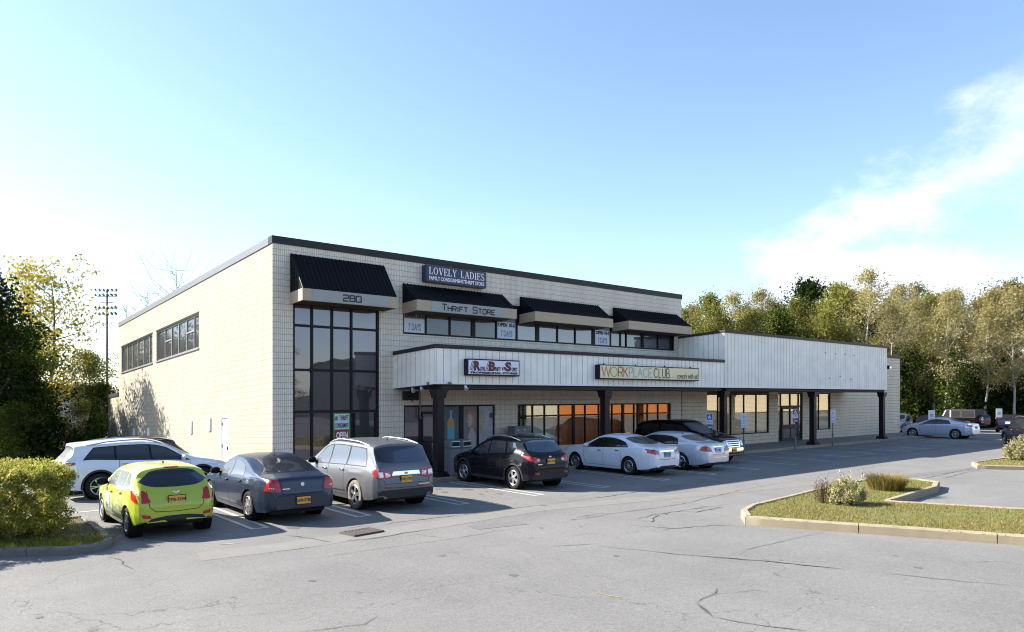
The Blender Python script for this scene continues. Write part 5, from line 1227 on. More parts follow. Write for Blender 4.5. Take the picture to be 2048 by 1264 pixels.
s2 = sp_suv(Mblack, L=4.41, W=1.82, H=1.66, wb=2.64, ro=.86, r=.355, rails=('alloy', -1.45, .45), wheel='five', clad='blacktrim', handlemat=M['black'],
    T=[(-2.18, .56), (-2.17, .74), (-2.12, .82), (-2.10, .98), (-2.04, 1.08), (-1.86, 1.22), (-1.58, 1.50), (-1.68, 1.56), (-1.2, 1.62), (-.5, 1.655), (.0, 1.63), (.3, 1.55), (1.0, 1.18), (1.15, 1.10), (1.6, 1.02), (1.98, .88), (2.16, .76), (2.21, .6)],
    belt=[(-2.18, .6), (-2.05, 1.02), (-1.4, 1.12), (-.6, 1.05), (.6, .96), (1.15, .93), (2.0, .78), (2.23, .5)],
    win=[(.02, -.02, .98, .36), (-.86, -.80, -.04, -.08), (-1.45, -1.25, -.93, -.88)], wsz=(1.14, 1.52, .03, .06), rgz=(1.17, 1.50, .07, .10), doors=[(.9, .12), (-.01, 0), (-.9, .14)], handles=(.16, -.72), mirror=.75)
s2['patches'] = [('tail_light', 'rear', [(.44, .90), (.62, .84), (.80, .92)], [(.44, .98), (.62, 1.03), (.80, 1.06)], 'red'), ('tail_light', 'side', [(-2.10, .90), (-1.72, 1.04)], [(-2.08, 1.04), (-1.70, 1.08)], 'red'), ('tail_lens', 'rear', [(.46, .91), (.56, .88)], [(.46, .96), (.56, .96)], 'lens'),
    ('rear_bumper', 'rearc', [(-.72, .34), (.72, .34)], [(-.80, .58), (.80, .58)], 'blacktrim'), ('reflector', 'rear', [(.52, .50), (.70, .50)], [(.52, .56), (.68, .56)], 'red'), ('head_light', 'front', [(.45, .74), (.72, .78)], [(.52, .9), (.74, .94)], 'lens')]
s2['rlines'] = [[(.60, 1.06), (.56, .84), (.50, .66), (0, .64)]]
s2['plate'] = (.0, .88, 'plate_y', 'FRK-4182'); s2['badges'] = [('badge', 'rear', 0, 1.02, .055, .03, 'chrome'), ('name_strip', 'rear', .48, .80, .09, .012, 'chrome')]; s2['antenna'] = (-1.3, .16, 0)
make_car(s2, (6.12, -6.22 + 1.32), ROW, 'glossy black compact SUV with bright roof rails parked by the litter bin', 'SUV', lot)
# ---- white sedan with lip spoiler
a1 = sp_sedan(Mwhite, L=4.86, W=1.83, H=1.47, wb=2.776, ro=1.12, zt=1.07, wheel='ten', surround='black', handlemat=M['chrome'], r=.33)
a1['win'] = [(-.10, -.12, .98, .24), (-.98, -.86, -.17, -.19), (-1.32, -1.12, -1.03, -.93)]
a1['patches'] = [('tail_light', 'rear', [(.46, .80), (.62, .78), (.84, .86)], [(.50, .92), (.66, .99), (.82, .97)], 'red'), ('tail_light', 'side', [(-2.42, .86), (-2.12, .98)], [(-2.40, .98), (-2.10, 1.0)], 'red'), ('tail_lens', 'rear', [(.47, .81), (.62, .80)], [(.49, .86), (.62, .87)], 'lens'),
    ('garnish', 'rearc', [(-.40, .88), (.40, .88)], [(-.38, .93), (.38, .93)], 'chrome'), ('rear_valance', 'rearc', [(-.5, .33), (.5, .33)], [(-.4, .38), (.4, .38)], 'blacktrim'), ('head_light', 'front', [(.45, .60), (.76, .66)], [(.5, .72), (.78, .80)], 'lens')]
a1['rlines'] = [[(.50, 1.04), (.45, .80), (.42, .62), (0, .60)]]
a1['plate'] = (.0, .78, 'plate_b', 'YC-5127'); a1['badges'] = [('badge', 'rear', 0, .985, .05, .035, 'chrome')]
def spoiler(root, sp, cast, patch, T, hw):
    h = MB(); xr = -sp['wb'] / 2 - sp['ro']; n = 12; P = []
    for i in range(n + 1):
        y = -.66 + 1.32 * i / n; c = 1 - (abs(y) / .66) ** 4; z = 1.085 + .035 * c
        P += [(xr + .12 + .1 * (y / .66) ** 2, y, z - .004), (xr + .02 + .14 * (y / .66) ** 2, y, z + .03 * c), (xr + .05 + .12 * (y / .66) ** 2, y, z + .015 * c - .012)]
    h.add(P, [f for i in range(n) for f in ((3 * i, 3 * i + 1, 3 * i + 4, 3 * i + 3), (3 * i + 1, 3 * i + 2, 3 * i + 5, 3 * i + 4))]); h.build('spoiler', sp['paint'], root, smooth='all', uv=False)
a1['extra'] = spoiler
make_car(a1, (11.98, -5.85 + 1.39), ROW, 'white sedan with lip spoiler and blue plate parked before the orange shopfront', group=lot)
l1 = sp_sedan(Mpearl, L=5.0, W=1.83, H=1.47, wb=2.925, ro=1.16, zt=1.08, xt=-1.92, xb=-1.18, wheel='ten', rim='chrome', surround='black', handlemat=M['chrome'], r=.335, tumble=.30)
l1['win'] = [(-.12, -.14, .95, .26), (-1.05, -1.0, -.19, -.21), (-1.28, -1.2, -1.10, -1.06)]
l1['rgz'] = (1.16, 1.34, .16, .12)
l1['patches'] = [('tail_light', 'rear', [(.42, .76), (.62, .76), (.82, .80)], [(.50, .93), (.66, .98), (.80, .97)], 'red'), ('tail_light', 'side', [(-2.58, .78), (-2.30, .82)], [(-2.54, .96), (-2.40, .97)], 'red'), ('garnish', 'rearc', [(-.30, .93), (.30, .93)], [(-.30, .955), (.30, .955)], 'chrome'),
    ('side_strip', 'side', [(-2.45, .58), (2.2, .52)], [(-2.45, .60), (2.2, .54)], Mpearl), ('head_light', 'front', [(.45, .60), (.76, .66)], [(.5, .74), (.78, .80)], 'lens'), ('rear_trim', 'rearc', [(-.8, .52), (.8, .52)], [(-.8, .545), (.8, .545)], 'chrome')]
l1['rlines'] = [[(.46, 1.0), (.40, .72), (.38, .66), (0, .65)]]
l1['plate'] = (.0, .81, 'plate_w', 'T 180K'); l1['badges'] = [('badge', 'rear', 0, 1.0, .045, .03, 'chrome')]; l1['antenna'] = (-1.1, .14, .3)
make_car(l1, (14.95, -5.95 + 1.46), ROW, 'pearl silver saloon with red corner tail lights beside the white sedan', group=lot)
# ---- black truck-based SUV, backed in
e1 = sp_suv(Mblack, L=4.91, W=1.87, H=1.83, wb=2.89, ro=1.05, boxy=True, rails=('black', -1.9, .3), clad='blacktrim', wheel='five', rim='chrome', r=.38, gc=.30, tumble=.17,
    T=[(-2.495, .60), (-2.48, .80), (-2.44, 1.0), (-2.42, 1.2), (-2.30, 1.62), (-2.10, 1.76), (-1.6, 1.81), (-.5, 1.83), (.05, 1.81), (.35, 1.74), (1.02, 1.28), (1.16, 1.22), (1.6, 1.18), (2.15, 1.10), (2.33, 1.02), (2.38, .80), (2.41, .6)],
    belt=[(-2.5, .6), (-2.4, 1.10), (-1.5, 1.14), (.8, 1.12), (1.1, 1.10), (2.2, 1.0), (2.36, .8), (2.42, .5)],
    win=[(.02, -.02, .98, .36), (-.92, -.92, -.05, -.08), (-2.0, -1.95, -1.0, -1.0)], wsz=(1.27, 1.70, .03, .06), rgz=(1.25, 1.64, .06, .08), doors=[(.92, .1), (-.01, 0), (-.95, .05)], handles=(.14, -.76), mirror=.8, mirrormat=M['black'])
e1['patches'] = [('grille', 'frontc', [(-.50, .70), (.50, .70)], [(-.54, 1.0), (.54, 1.0)], 'chrome'), ('grille_slot', 'frontc', [(-.44, .74), (.44, .74)], [(-.44, .79), (.44, .79)], 'black'), ('grille_slot', 'frontc', [(-.45, .83), (.45, .83)], [(-.45, .88), (.45, .88)], 'black'), ('grille_slot', 'frontc', [(-.46, .92), (.46, .92)], [(-.46, .965), (.46, .965)], 'black'),
    ('head_light', 'front', [(.57, .76), (.76, .76)], [(.58, .98), (.77, .96)], 'lens'), ('front_bumper', 'frontc', [(-.76, .50), (.76, .50)], [(-.76, .66), (.76, .66)], 'chrome'), ('lower_grille', 'frontc', [(-.5, .40), (.5, .40)], [(-.5, .49), (.5, .49)], 'black'), ('tail_light', 'rear', [(.74, .8), (.84, .8)], [(.74, 1.1), (.84, 1.1)], 'red')]
e1['fplate'] = (0, .56, 'plate_y', 'DKT-90')
make_car(e1, (18.05, -3.30), R(-90 + 2), 'black truck-like SUV backed in, chrome grille towards the road', 'SUV', lot)
# ---- white SUV across the side of the building, dark one beyond it
w1 = sp_suv(Mwsuv, L=4.76, W=1.89, H=1.68, wb=2.78, ro=.98, rails=('alloy', -1.7, .3), clad='blacktrim', wheel='twin', surround='black', handlemat=M['chrome'], r=.375)
xr_ = -1.39 - .98
w1['T'] = [(xr_, .56), (xr_ + .02, .74), (xr_ + .06, .82), (xr_ + .08, 1.0), (xr_ + .14, 1.14), (xr_ + .42, 1.50), (xr_ + .24, 1.56), (xr_ + .5, 1.60), (-1.0, 1.66), (-.3, 1.68), (.1, 1.645), (.4, 1.55), (1.08, 1.19), (1.24, 1.12), (1.7, 1.05), (2.12, .92), (2.34, .78), (2.38, .6)]
w1['belt'] = [(xr_, .6), (xr_ + .1, 1.08), (-1.6, 1.13), (-.8, 1.08), (.8, 1.0), (1.2, .97), (2.1, .80), (2.39, .5)]
w1['win'] = [(.0, -.04, 1.04, .40), (-.95, -.95, -.06, -.10), (-1.78, -1.50, -1.01, -1.01)]; w1['wsz'] = (1.16, 1.54, .03, .06); w1['rgz'] = (1.18, 1.48, .06, .08)
w1['doors'] = [(.95, .12), (-.03, 0), (-.98, .10)]; w1['handles'] = (.16, -.76); w1['mirror'] = .84
w1['patches'] = [('head_light', 'side', [(1.86, .84), (2.16, .78)], [(1.84, .90), (2.18, .93)], 'lens'), ('head_light', 'front', [(.50, .76), (.80, .80)], [(.52, .9), (.80, .94)], 'lens'), ('tail_light', 'side', [(-2.26, .95), (-2.0, 1.02)], [(-2.20, 1.08), (-1.98, 1.08)], 'red'), ('grille', 'frontc', [(-.4, .62), (.4, .62)], [(-.45, .84), (.45, .84)], 'blacktrim'), ('side_strip', 'side', [(-.95, .40), (.95, .38)], [(-.95, .43), (.95, .41)], 'chrome')]
make_car(w1, (-3.73, .62), 0, 'white SUV parked parallel to the shop front across the side lot', 'SUV', 'SUVs in the side lot')
d1 = sp_suv(Mmar, L=4.6, W=1.86, H=1.72, wb=2.66, ro=.95, rails=('blacktrim', -1.6, .3), wheel='five')
d1['T'] = [(-2.28, .56), (-2.26, .8), (-2.22, 1.0), (-2.14, 1.12), (-1.62, 1.56), (-1.7, 1.62), (-1.2, 1.69), (-.4, 1.72), (.1, 1.68), (.4, 1.58), (1.05, 1.2), (1.2, 1.12), (1.7, 1.04), (2.1, .9), (2.28, .7), (2.31, .6)]
d1['rgz'] = (1.2, 1.52, .05, .1); d1['belt'] = [(-2.28, .6), (-2.15, 1.08), (-.8, 1.08), (.8, 1.0), (1.2, .97), (2.1, .80), (2.33, .5)]; d1['win'] = [(.0, -.04, 1.0, .38), (-.9, -.9, -.06, -.10), (-1.6, -1.42, -.96, -.96)]; d1['doors'] = [(.92, .12), (-.03, 0), (-.93, .10)]; d1['mirror'] = .8
d1['patches'] = [('tail_light', 'side', [(-2.16, .95), (-1.9, 1.02)], [(-2.12, 1.08), (-1.88, 1.08)], 'red')]
make_car(d1, (-4.05, 3.15), R(180), 'dark SUV with roof rails hidden behind the white SUV', 'SUV', 'SUVs in the side lot')
# ---- far end of the lot
far = 'cars at the far end of the lot'
i1 = sp_sedan(Mice, L=4.58, W=1.80, H=1.44, wb=2.73, ro=1.02, zt=1.06, wheel='ten', rim='alloy', surround='blacktrim', xt=-1.72, xb=-.92)
i1['win'] = [(-.10, -.12, .95, .24), (-1.05, -.90, -.17, -.19)]; i1['patches'] = lamps(([(.46, .82), (.80, .84)], [(.52, .94), (.80, .97)]), ([(-2.32, .84), (-2.05, .90)], [(-2.28, .96), (-2.02, .97)]))
i1['plate'] = (.0, .78, 'plate_b', 'EJ-104')
make_car(i1, (46.15, -3.75), ROW, 'ice blue-silver sedan seen side-on at the end of the sidewalk', group=far)
h1 = sp_hatch(Mnavy); h1['plate'] = None; h1['patches'] = list(h1['patches']) + [('grille', 'frontc', [(-.4, .5), (.4, .5)], [(-.42, .66), (.42, .66)], 'chrome')]
make_car(h1, (52.4, -.9), R(188), 'dark blue hatchback facing the road behind the silver sedan', group=far)
h2 = sp_hatch(Mice); h2['plate'] = None
make_car(h2, (53.4, 1.9), R(190), 'pale silver hatchback mostly hidden behind the wing corner', group=far)
dk = sp_suv(Mnavy, L=4.7, W=1.86, H=1.72, wb=2.7, ro=.95, rails=('alloy', -1.7, .3)); dk['patches'] = lamps(([(.6, .85), (.84, .87)], [(.62, 1.0), (.84, 1.04)]), None); dk['win'] = [(.0, -.04, 1.0, .38), (-.9, -.9, -.06, -.10), (-1.65, -1.45, -.96, -.96)]
dk['T'] = [(-2.3, .56), (-2.28, .8), (-2.24, 1.0), (-2.16, 1.12), (-1.85, 1.56), (-1.9, 1.62), (-1.3, 1.69), (-.4, 1.72), (.1, 1.68), (.4, 1.58), (1.05, 1.2), (1.2, 1.12), (1.7, 1.04), (2.1, .9), (2.33, .7), (2.39, .6)]
dk['belt'] = [(-2.3, .6), (-2.15, 1.08), (-.8, 1.08), (.8, 1.0), (1.2, .97), (2.1, .80), (2.4, .5)]; dk['rgz'] = (1.2, 1.54, .05, .08); dk['doors'] = [(.92, .12), (-.03, 0), (-.93, .10)]
make_car(dk, (66.0, 1.2), R(60), 'dark blue SUV behind the boxy off-roader', 'SUV', far)
bm_ = sp_sedan(paint('midnight_paint', (.010, .012, .028), .25, .3), L=4.63, W=1.81, H=1.43, wb=2.81, ro=1.0, zt=1.05); bm_['patches'] = lamps(([(.42, .78), (.82, .80)], [(.46, .93), (.82, .95)]), ([(-2.38, .80), (-2.1, .84)], [(-2.36, .94), (-2.1, .94)])); bm_['plate'] = (0, .78, 'plate_w', 'HX 4471')
make_car(bm_, (60.6, -4.0), R(12), 'dark sedan with red tail lights and pale plate seen from behind', group=far)
b2 = sp_sedan(paint('charcoal_paint', (.03, .03, .035), .3, .4)); b2['patches'] = lamps(([(.46, .80), (.82, .82)], [(.5, .95), (.82, .97)]), None)
make_car(b2, (71.5, -2.4), R(12), 'charcoal sedan whose roof shows past the dark sedan', group=far)
m1 = sp_suv(Mblack, L=4.7, W=1.87, H=1.78, wb=2.83, ro=.98, boxy=True, rails=('alloy', -1.7, .3), rim='chrome', handlemat=M['chrome'], surround='black')
m1['T'] = [(-2.395, .56), (-2.38, .8), (-2.35, 1.0), (-2.32, 1.14), (-2.08, 1.62), (-1.98, 1.70), (-1.4, 1.76), (-.5, 1.78), (.05, 1.74), (.35, 1.65), (1.05, 1.24), (1.2, 1.16), (1.7, 1.08), (2.1, .98), (2.26, .8), (2.30, .6)]
m1['belt'] = [(-2.4, .6), (-2.3, 1.06), (-.8, 1.08), (.8, 1.02), (1.2, .99), (2.1, .84), (2.3, .5)]; m1['win'] = [(.0, -.04, 1.0, .38), (-.9, -.9, -.06, -.10), (-1.8, -1.65, -.96, -.96)]; m1['rgz'] = (1.2, 1.60, .05, .07); m1['doors'] = [(.92, .12), (-.03, 0), (-.93, .10)]
m1['patches'] = [('tail_light', 'rear', [(.66, .82), (.84, .82)], [(.68, 1.12), (.84, 1.12)], 'red'), ('tail_light', 'side', [(-2.33, .84), (-2.22, .84)], [(-2.30, 1.1), (-2.20, 1.1)], 'red'), ('garnish', 'rearc', [(-.45, 1.03), (.45, 1.03)], [(-.45, 1.07), (.45, 1.07)], 'chrome'), ('rear_bumper', 'rearc', [(-.74, .42), (.74, .42)], [(-.82, .62), (.82, .62)], 'alloy')]
m1['plate'] = (0, .86, 'plate_y', 'ESR-230')
make_car(m1, (40.7, -10.6), R(32), 'black SUV with tall red tail lights at the right edge of the picture', 'SUV', far)
# ---- boxy off-roader, built up from its own panels
def jeep(loc, rz):
    r_ = empty('off_road_car', (loc[0], loc[1], zg(*loc) + .004), rz, 'dark boxy off-roader with hard top, white front post and spare wheel on its tail', 'off-roader', far)
    b = MB(); b.prism([(-2.0, .42), (-2.0, 1.15), (.62, 1.15), (.78, 1.18), (1.95, 1.10), (2.0, .62), (1.75, .55), (1.72, .45), (-1.5, .42)], -.74, .74, axis='y'); b.build('body', Mblack, r_)
    f = MB()
    for cx in (-1.2, 1.22):
        for s in (-1, 1): f.prism([(cx - .60, .62), (cx - .48, .90), (cx + .48, .90), (cx + .62, .66), (cx + .50, .78), (cx - .44, .78)], min(s * .66, s * .94), max(s * .66, s * .94), axis='y')
    f.box(1.98, 2.14, -.8, .8, .50, .64); f.box(-2.16, -2.0, -.8, .8, .50, .64); f.build('fender', M['blacktrim'], r_)
    t = MB(); t.prism([(-2.0, 1.152), (-1.97, 1.80), (.20, 1.83), (.32, 1.80), (.64, 1.152)], -.70, .70, axis='y'); t.build('hard_top', M['blacktrim'], r_)
    for s in (-1, 1):
        for x0, x1, x2, x3 in ((-1.9, -.95, -1.87, -.98), (-.80, -.15, -.80, -.18), (-.02, .50, -.05, .22)):
            g_ = MB(); y = s * .704; g_.add([(x0, y, 1.22), (x1, y, 1.22), (x3, y, 1.70), (x2, y, 1.70)], [(0, 1, 2, 3)]); g_.build('side_window', M['carglass'], r_, normals=False)
        p = MB(); p.prism([(.52, 1.18), (.60, 1.18), (.30, 1.76), (.23, 1.76)], min(s * .706, s * .72), max(s * .706, s * .72), axis='y'); p.box(-.14, -.05, min(s * .706, s * .72), max(s * .706, s * .72), 1.18, 1.76); p.build('door_post', Mwhite, r_)
        l = MB(); l.box(-2.03, -1.99, s * .62 - .07, s * .62 + .07, .86, 1.06); l.build('tail_light', M['red'], r_)
    sp = dict(W=1.80, L=4.2, wb=2.42, r=.40, wheel='five', rim='alloy'); add_wheels(r_, sp, None)
    a, m, d = wheel_meshes(.40, .21, 'five'); w = a.build('spare_wheel', M['rubber'], r_, smooth=True, uv=False); w.location = (-2.16, .1, 1.0); w.rotation_euler = (0, 0, R(-90)); q = m.build('rim', M['alloy'], w, smooth=True, uv=False)
    return r_
jeep((57.1, -1.0), R(82))
# ------------------------------------------------------------------ vegetation
def tree_mesh(seed, h, cr, base, n_leaf, leaf, trunk_r, lean=.05, clump=.5, spread=1.0, limbs=26, shape='oval'):
    """tapered trunk with limbs and twigs; leaf faces gathered in clumps round the twig ends"""
    rnd = random.Random(seed); tb = MB(); clumps = []
    P = [Vector((0, 0, -.4))]; n = 7
    for i in range(1, n + 1): P.append(Vector((P[-1].x + rnd.uniform(-lean, lean) * h / n * 1.5, P[-1].y + rnd.uniform(-lean, lean) * h / n * 1.5, h * .94 * i / n)))
    for i in range(n): tb.cyl(P[i], P[i + 1], trunk_r * (1 - .85 * i / n), trunk_r * (1 - .85 * (i + 1) / n), 7, False)
    def at(t):
        k = min(n - 1, int(t * n)); return P[k].lerp(P[k + 1], t * n - k)
    for b in range(limbs):
        t = base + (1 - base) * (b + rnd.random()) / limbs; t = min(.98, t); o = at(t)
        q = (t - base) / (1 - base)
        if shape == 'oval': rad = cr * (math.sin(math.pi * min(1, .18 + q * .86)) ** .7)
        elif shape == 'cone': rad = cr * (1.05 - q) ** .8
        else: rad = cr * (.5 + .7 * q) * (1 if q < .8 else (1.25 - q) / .45)
        rad *= rnd.uniform(.55, 1.12); a = rnd.uniform(0, 6.283); up = rnd.uniform(.25, .95) * (1.25 if shape == 'vase' else 1)
        e = o + Vector((math.cos(a) * rad, math.sin(a) * rad, rad * up * spread)); e.z = min(e.z, h * 1.02)
        mid = o.lerp(e, .5) + Vector((0, 0, -.08 * rad)) + Vector([rnd.uniform(-.12, .12) * rad for _ in range(3)])
        r0 = trunk_r * .42 * (1 - .7 * t)
        tb.cyl(o, mid, r0, r0 * .6, 5, False); tb.cyl(mid, e, r0 * .6, r0 * .2, 5, False)
        for k in range(6):
            s = rnd.uniform(.25, 1); c = (o.lerp(mid, s * 2) if s < .5 else mid.lerp(e, s * 2 - 1)); f = c + Vector([rnd.uniform(-1, 1) * rad * .38 for _ in range(3)]) + Vector((0, 0, .15 * rad))
            tb.cyl(c, f, r0 * .22, r0 * .08, 4, False); clumps.append((f, rnd.uniform(.6, 1.25) * clump))
        clumps.append((e, clump))
    lv, lf = [], []
    for i in range(n_leaf):
        c, cs = clumps[rnd.randrange(len(clumps))]
        d = Vector((rnd.gauss(0, 1), rnd.gauss(0, 1), rnd.gauss(0, .8))) * cs * .55
        p = c + d; s = leaf * rnd.uniform(.5, 1.3)
        u = Vector((rnd.gauss(0, 1), rnd.gauss(0, 1), rnd.gauss(0, 1))).normalized(); v = u.orthogonal().normalized(); w = u.cross(v); ang = rnd.uniform(0, 3.14)
        v, w = v * math.cos(ang) + w * math.sin(ang), w * math.cos(ang) - v * math.sin(ang)
        b0 = len(lv); lv += [p - v * s * .5, p + w * s * .32, p + v * s * .5, p - w * s * .32]; lf.append((b0, b0 + 1, b0 + 2, b0 + 3))
    return tb, (lv, lf)
PROTO = {}
def tree_proto(key, leafmat, bark, **k):
    tb, (lv, lf) = tree_mesh(**k); t = tb.build('trunk', M[bark], None, smooth='all', uv=False, normals=False); me = bpy.data.meshes.new('crown'); me.from_pydata([tuple(v) for v in lv], [], lf); me.materials.append(leafmat)
    PROTO[key] = (t.data, me if lf else None); bpy.data.objects.remove(t, do_unlink=True)
def tree(key, loc, sc, rz, label, group, cat='tree', name='tree', sxy=1.0):
    tm, cm = PROTO[key]; r_ = empty(name, (loc[0], loc[1], zg(loc[0], loc[1]) - .1), rz, label, cat, group); r_.scale = (sc * sxy, sc * sxy, sc)
    for nm, me in (('trunk', tm), ('crown', cm)):
        if me is None: continue
        o = bpy.data.objects.new(nm, me); COL.objects.link(o); o.parent = r_
    return r_
LG = leaf_mat('leaves_green', [(.05, .085, .018), (.09, .13, .028), (.15, .18, .035), (.07, .10, .022)], .35)
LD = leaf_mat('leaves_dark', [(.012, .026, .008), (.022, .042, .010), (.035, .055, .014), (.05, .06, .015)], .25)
LO = leaf_mat('leaves_olive', [(.17, .19, .045), (.22, .235, .055), (.28, .27, .065), (.20, .215, .05), (.34, .30, .10)], .4)
LP = leaf_mat('leaves_pale', [(.36, .31, .12), (.42, .37, .17), (.28, .27, .09), (.48, .42, .22), (.36, .28, .10)], .35)
LY = leaf_mat('leaves_golden', [(.55, .43, .05), (.40, .36, .05), (.66, .50, .07), (.26, .27, .05), (.60, .42, .08)], .5)
LB = leaf_mat('leaves_brown', [(.30, .20, .07), (.38, .27, .10), (.24, .19, .06), (.20, .18, .06)], .4)
tree_proto('olive', LO, 'barkpale', seed=1, h=14, cr=3.0, base=.10, n_leaf=15000, leaf=.20, trunk_r=.17, clump=.85, limbs=34)
tree_proto('olive2', LO, 'barkpale', seed=2, h=14, cr=2.5, base=.16, n_leaf=12000, leaf=.20, trunk_r=.15, clump=.8, limbs=30)
tree_proto('pale', LP, 'barkpale', seed=3, h=15, cr=2.7, base=.28, n_leaf=8000, leaf=.18, trunk_r=.14, clump=.8, limbs=30, lean=.09)
tree_proto('pale2', LP, 'barkpale', seed=4, h=15, cr=2.3, base=.30, n_leaf=6500, leaf=.17, trunk_r=.14, clump=.75, limbs=26, lean=.10)
tree_proto('green', LG, 'bark', seed=5, h=13, cr=3.6, base=.08, n_leaf=13000, leaf=.25, trunk_r=.20, clump=.95, limbs=34)
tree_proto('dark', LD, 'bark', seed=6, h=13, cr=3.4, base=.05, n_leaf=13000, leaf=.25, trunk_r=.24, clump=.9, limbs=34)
tree_proto('brown', LB, 'barkpale', seed=7, h=14, cr=3.4, base=.12, n_leaf=10500, leaf=.20, trunk_r=.18, clump=.9, limbs=32)
tree_proto('golden', LY, 'bark', seed=8, h=13, cr=3.4, base=.14, n_leaf=7500, leaf=.22, trunk_r=.20, clump=.62, limbs=34, shape='vase', lean=.07)
tree_proto('bare', LP, 'barkpale', seed=9, h=13, cr=3.6, base=.25, n_leaf=0, leaf=.14, trunk_r=.13, clump=.5, limbs=64, shape='vase', lean=.08)
tree_proto('vine', LG, 'bark', seed=10, h=7, cr=1.4, base=.02, n_leaf=4200, leaf=.24, trunk_r=.12, clump=.7, limbs=26)
def cpos(u, d):
    """ground point at distance d along a bearing given in degrees right of the camera's forward direction"""
    a = R(u); v = FW * math.cos(a) + RT * math.sin(a); return (CX + v.x * d / math.cos(a), CY + v.y * d / math.cos(a))
rnd = random.Random(77)
W_ = []  # bearing deg, depth, kind, scale, label
lab = {'olive': 'olive-yellow leafy tree in the wood', 'olive2': 'slim yellow-green tree in the wood', 'pale': 'sparse pale-leaved tree with light trunk in the wood', 'pale2': 'thin nearly bare pale tree in the wood', 'green': 'full green tree in the wood', 'dark': 'dark green tree at the wood edge', 'brown': 'broad tan-brown autumn tree', 'vine': 'bright green vine-covered stump of a tree at the wood edge'}
WOOD = [ # bearing, depth, kind, height factor
 (11.6, 78, 'pale2', .93), (12.6, 74, 'olive2', .86), (13.4, 78, 'olive', .92), (14.6, 76, 'pale2', .90), (15.3, 72, 'olive2', .98), (16.2, 76, 'olive', .86), (17.2, 78, 'pale', .98), (18.4, 72, 'olive', .86), (19.2, 78, 'pale', 1.02),
 (20.4, 73, 'green', .92), (21.3, 76, 'olive2', .98), (22.4, 80, 'dark', 1.26), (23.4, 72, 'olive', .86), (24.4, 76, 'olive', 1.10), (25.3, 80, 'pale', 1.04), (26.3, 73, 'pale2', 1.10), (27.3, 78, 'dark', .92), (28.2, 74, 'pale2', 1.02), (29.1, 78, 'pale', 1.06), (30.0, 72, 'olive2', .98),
 (30.9, 76, 'olive', 1.02), (31.8, 73, 'pale2', .96), (32.7, 78, 'brown', 1.02), (33.6, 73, 'pale', .98), (34.6, 75, 'brown', 1.12), (35.6, 72, 'brown', 1.06), (37.0, 76, 'brown', 1.1), (38.5, 74, 'olive', 1.0),
 (26.9, 66, 'olive2', .62), (28.6, 65, 'vine', 1.15), (30.3, 66, 'olive2', .70), (31.2, 64, 'vine', 1.0), (32.4, 69, 'dark', .50), (34.2, 68, 'dark', .52), (36.0, 69, 'dark', .52), (29.5, 70, 'dark', .50), (27.4, 69, 'dark', .50), (25.9, 67, 'dark', .5), (33.3, 68, 'green', .5), (37.6, 66, 'dark', .6), (27.9, 65, 'pale2', .80), (29.3, 66, 'pale', .84), (30.7, 65, 'pale2', .88), (33.0, 66, 'pale2', .80), (12.2, 84, 'olive', .95), (14.0, 85, 'olive2', .98), (15.9, 84, 'pale', .98), (17.8, 85, 'olive', 1.0), (19.8, 84, 'olive2', 1.04), (21.0, 85, 'green', 1.05), (24.0, 85, 'green', 1.12), (25.8, 84, 'olive', 1.12), (27.8, 85, 'olive2', 1.1), (29.6, 84, 'olive', 1.08), (31.4, 85, 'green', 1.1), (33.8, 84, 'olive', 1.1), (34.8, 66, 'pale', .9)]
place_words = {}
for i, (b, d, kd, sc) in enumerate(WOOD):
    p = cpos(b, d + rnd.uniform(-1, 1))
    side = 'above the two-storey roof end' if b < 13 else 'above the tall canopy, left part' if b < 18 else 'above the middle of the tall canopy' if b < 24 else 'above the right part of the tall canopy' if b < 27.4 else 'behind the far cars' if b < 33 else 'at the right edge of the picture'
    key = (kd, side); place_words[key] = place_words.get(key, 0) + 1; k = place_words[key]
    ordw = ['', ', further right', ', third along', ', fourth along', ', fifth along', ', sixth along'][k - 1] if k < 7 else ', last along'
    l = lab[kd].replace('bright green vine-covered stump of a tree', 'bright vine-covered low tree').replace(' at the right edge of the wood', '').replace(' in the wood', '').replace(' at the wood edge', '') + ' ' + side + ordw + (', nearer' if d < 70 else ', rear row' if d > 82 else '')
    tree(kd, p, sc, rnd.uniform(0, 6.28), l, 'trees of the wood behind the lot')
# left of the building
LEFT = [(-35.7, 38, 'dark', .84, 'tall dark green tree cut by the left edge of the picture', 1.05), (-34.5, 45, 'green', .70, 'second tall green tree from the left edge', 1.0), (-33.9, 41, 'dark', .50, 'dark round tree in front of the golden trees', 1.1),
        (-32.2, 50, 'golden', 1.02, 'tall sparse golden-yellow tree beside the floodlight mast', .88), (-34.0, 53, 'golden', .90, 'second thinly leaved golden tree further left', 1.0),
        (-29.5, 50, 'green', .44, 'small bright green tree against the side wall end', 1.3), (-30.3, 53, 'olive', .60, 'small yellow-green tree below the golden tree', 1.3), (-32.9, 44, 'green', .27, 'low green tree under the golden tree', 1.5), (-30.8, 43, 'olive', .30, 'low olive tree close to the side wall', 1.5), (-34.6, 37, 'green', .30, 'low green tree behind the clipped bush', 1.3),
        (-27.0, 60, 'bare', 1.10, 'bare-branched tree showing above the side parapet', .8), (-25.2, 60, 'bare', 1.24, 'taller bare tree further right above the side parapet', .8), (-28.3, 60, 'bare', 1.02, 'bare twiggy tree at the back corner of the building', .9)]
for b, d, kd, sc, l, sxy in LEFT: tree(kd, cpos(b, d), sc, rnd.uniform(0, 6.28), l, 'trees behind the side lot', sxy=sxy)
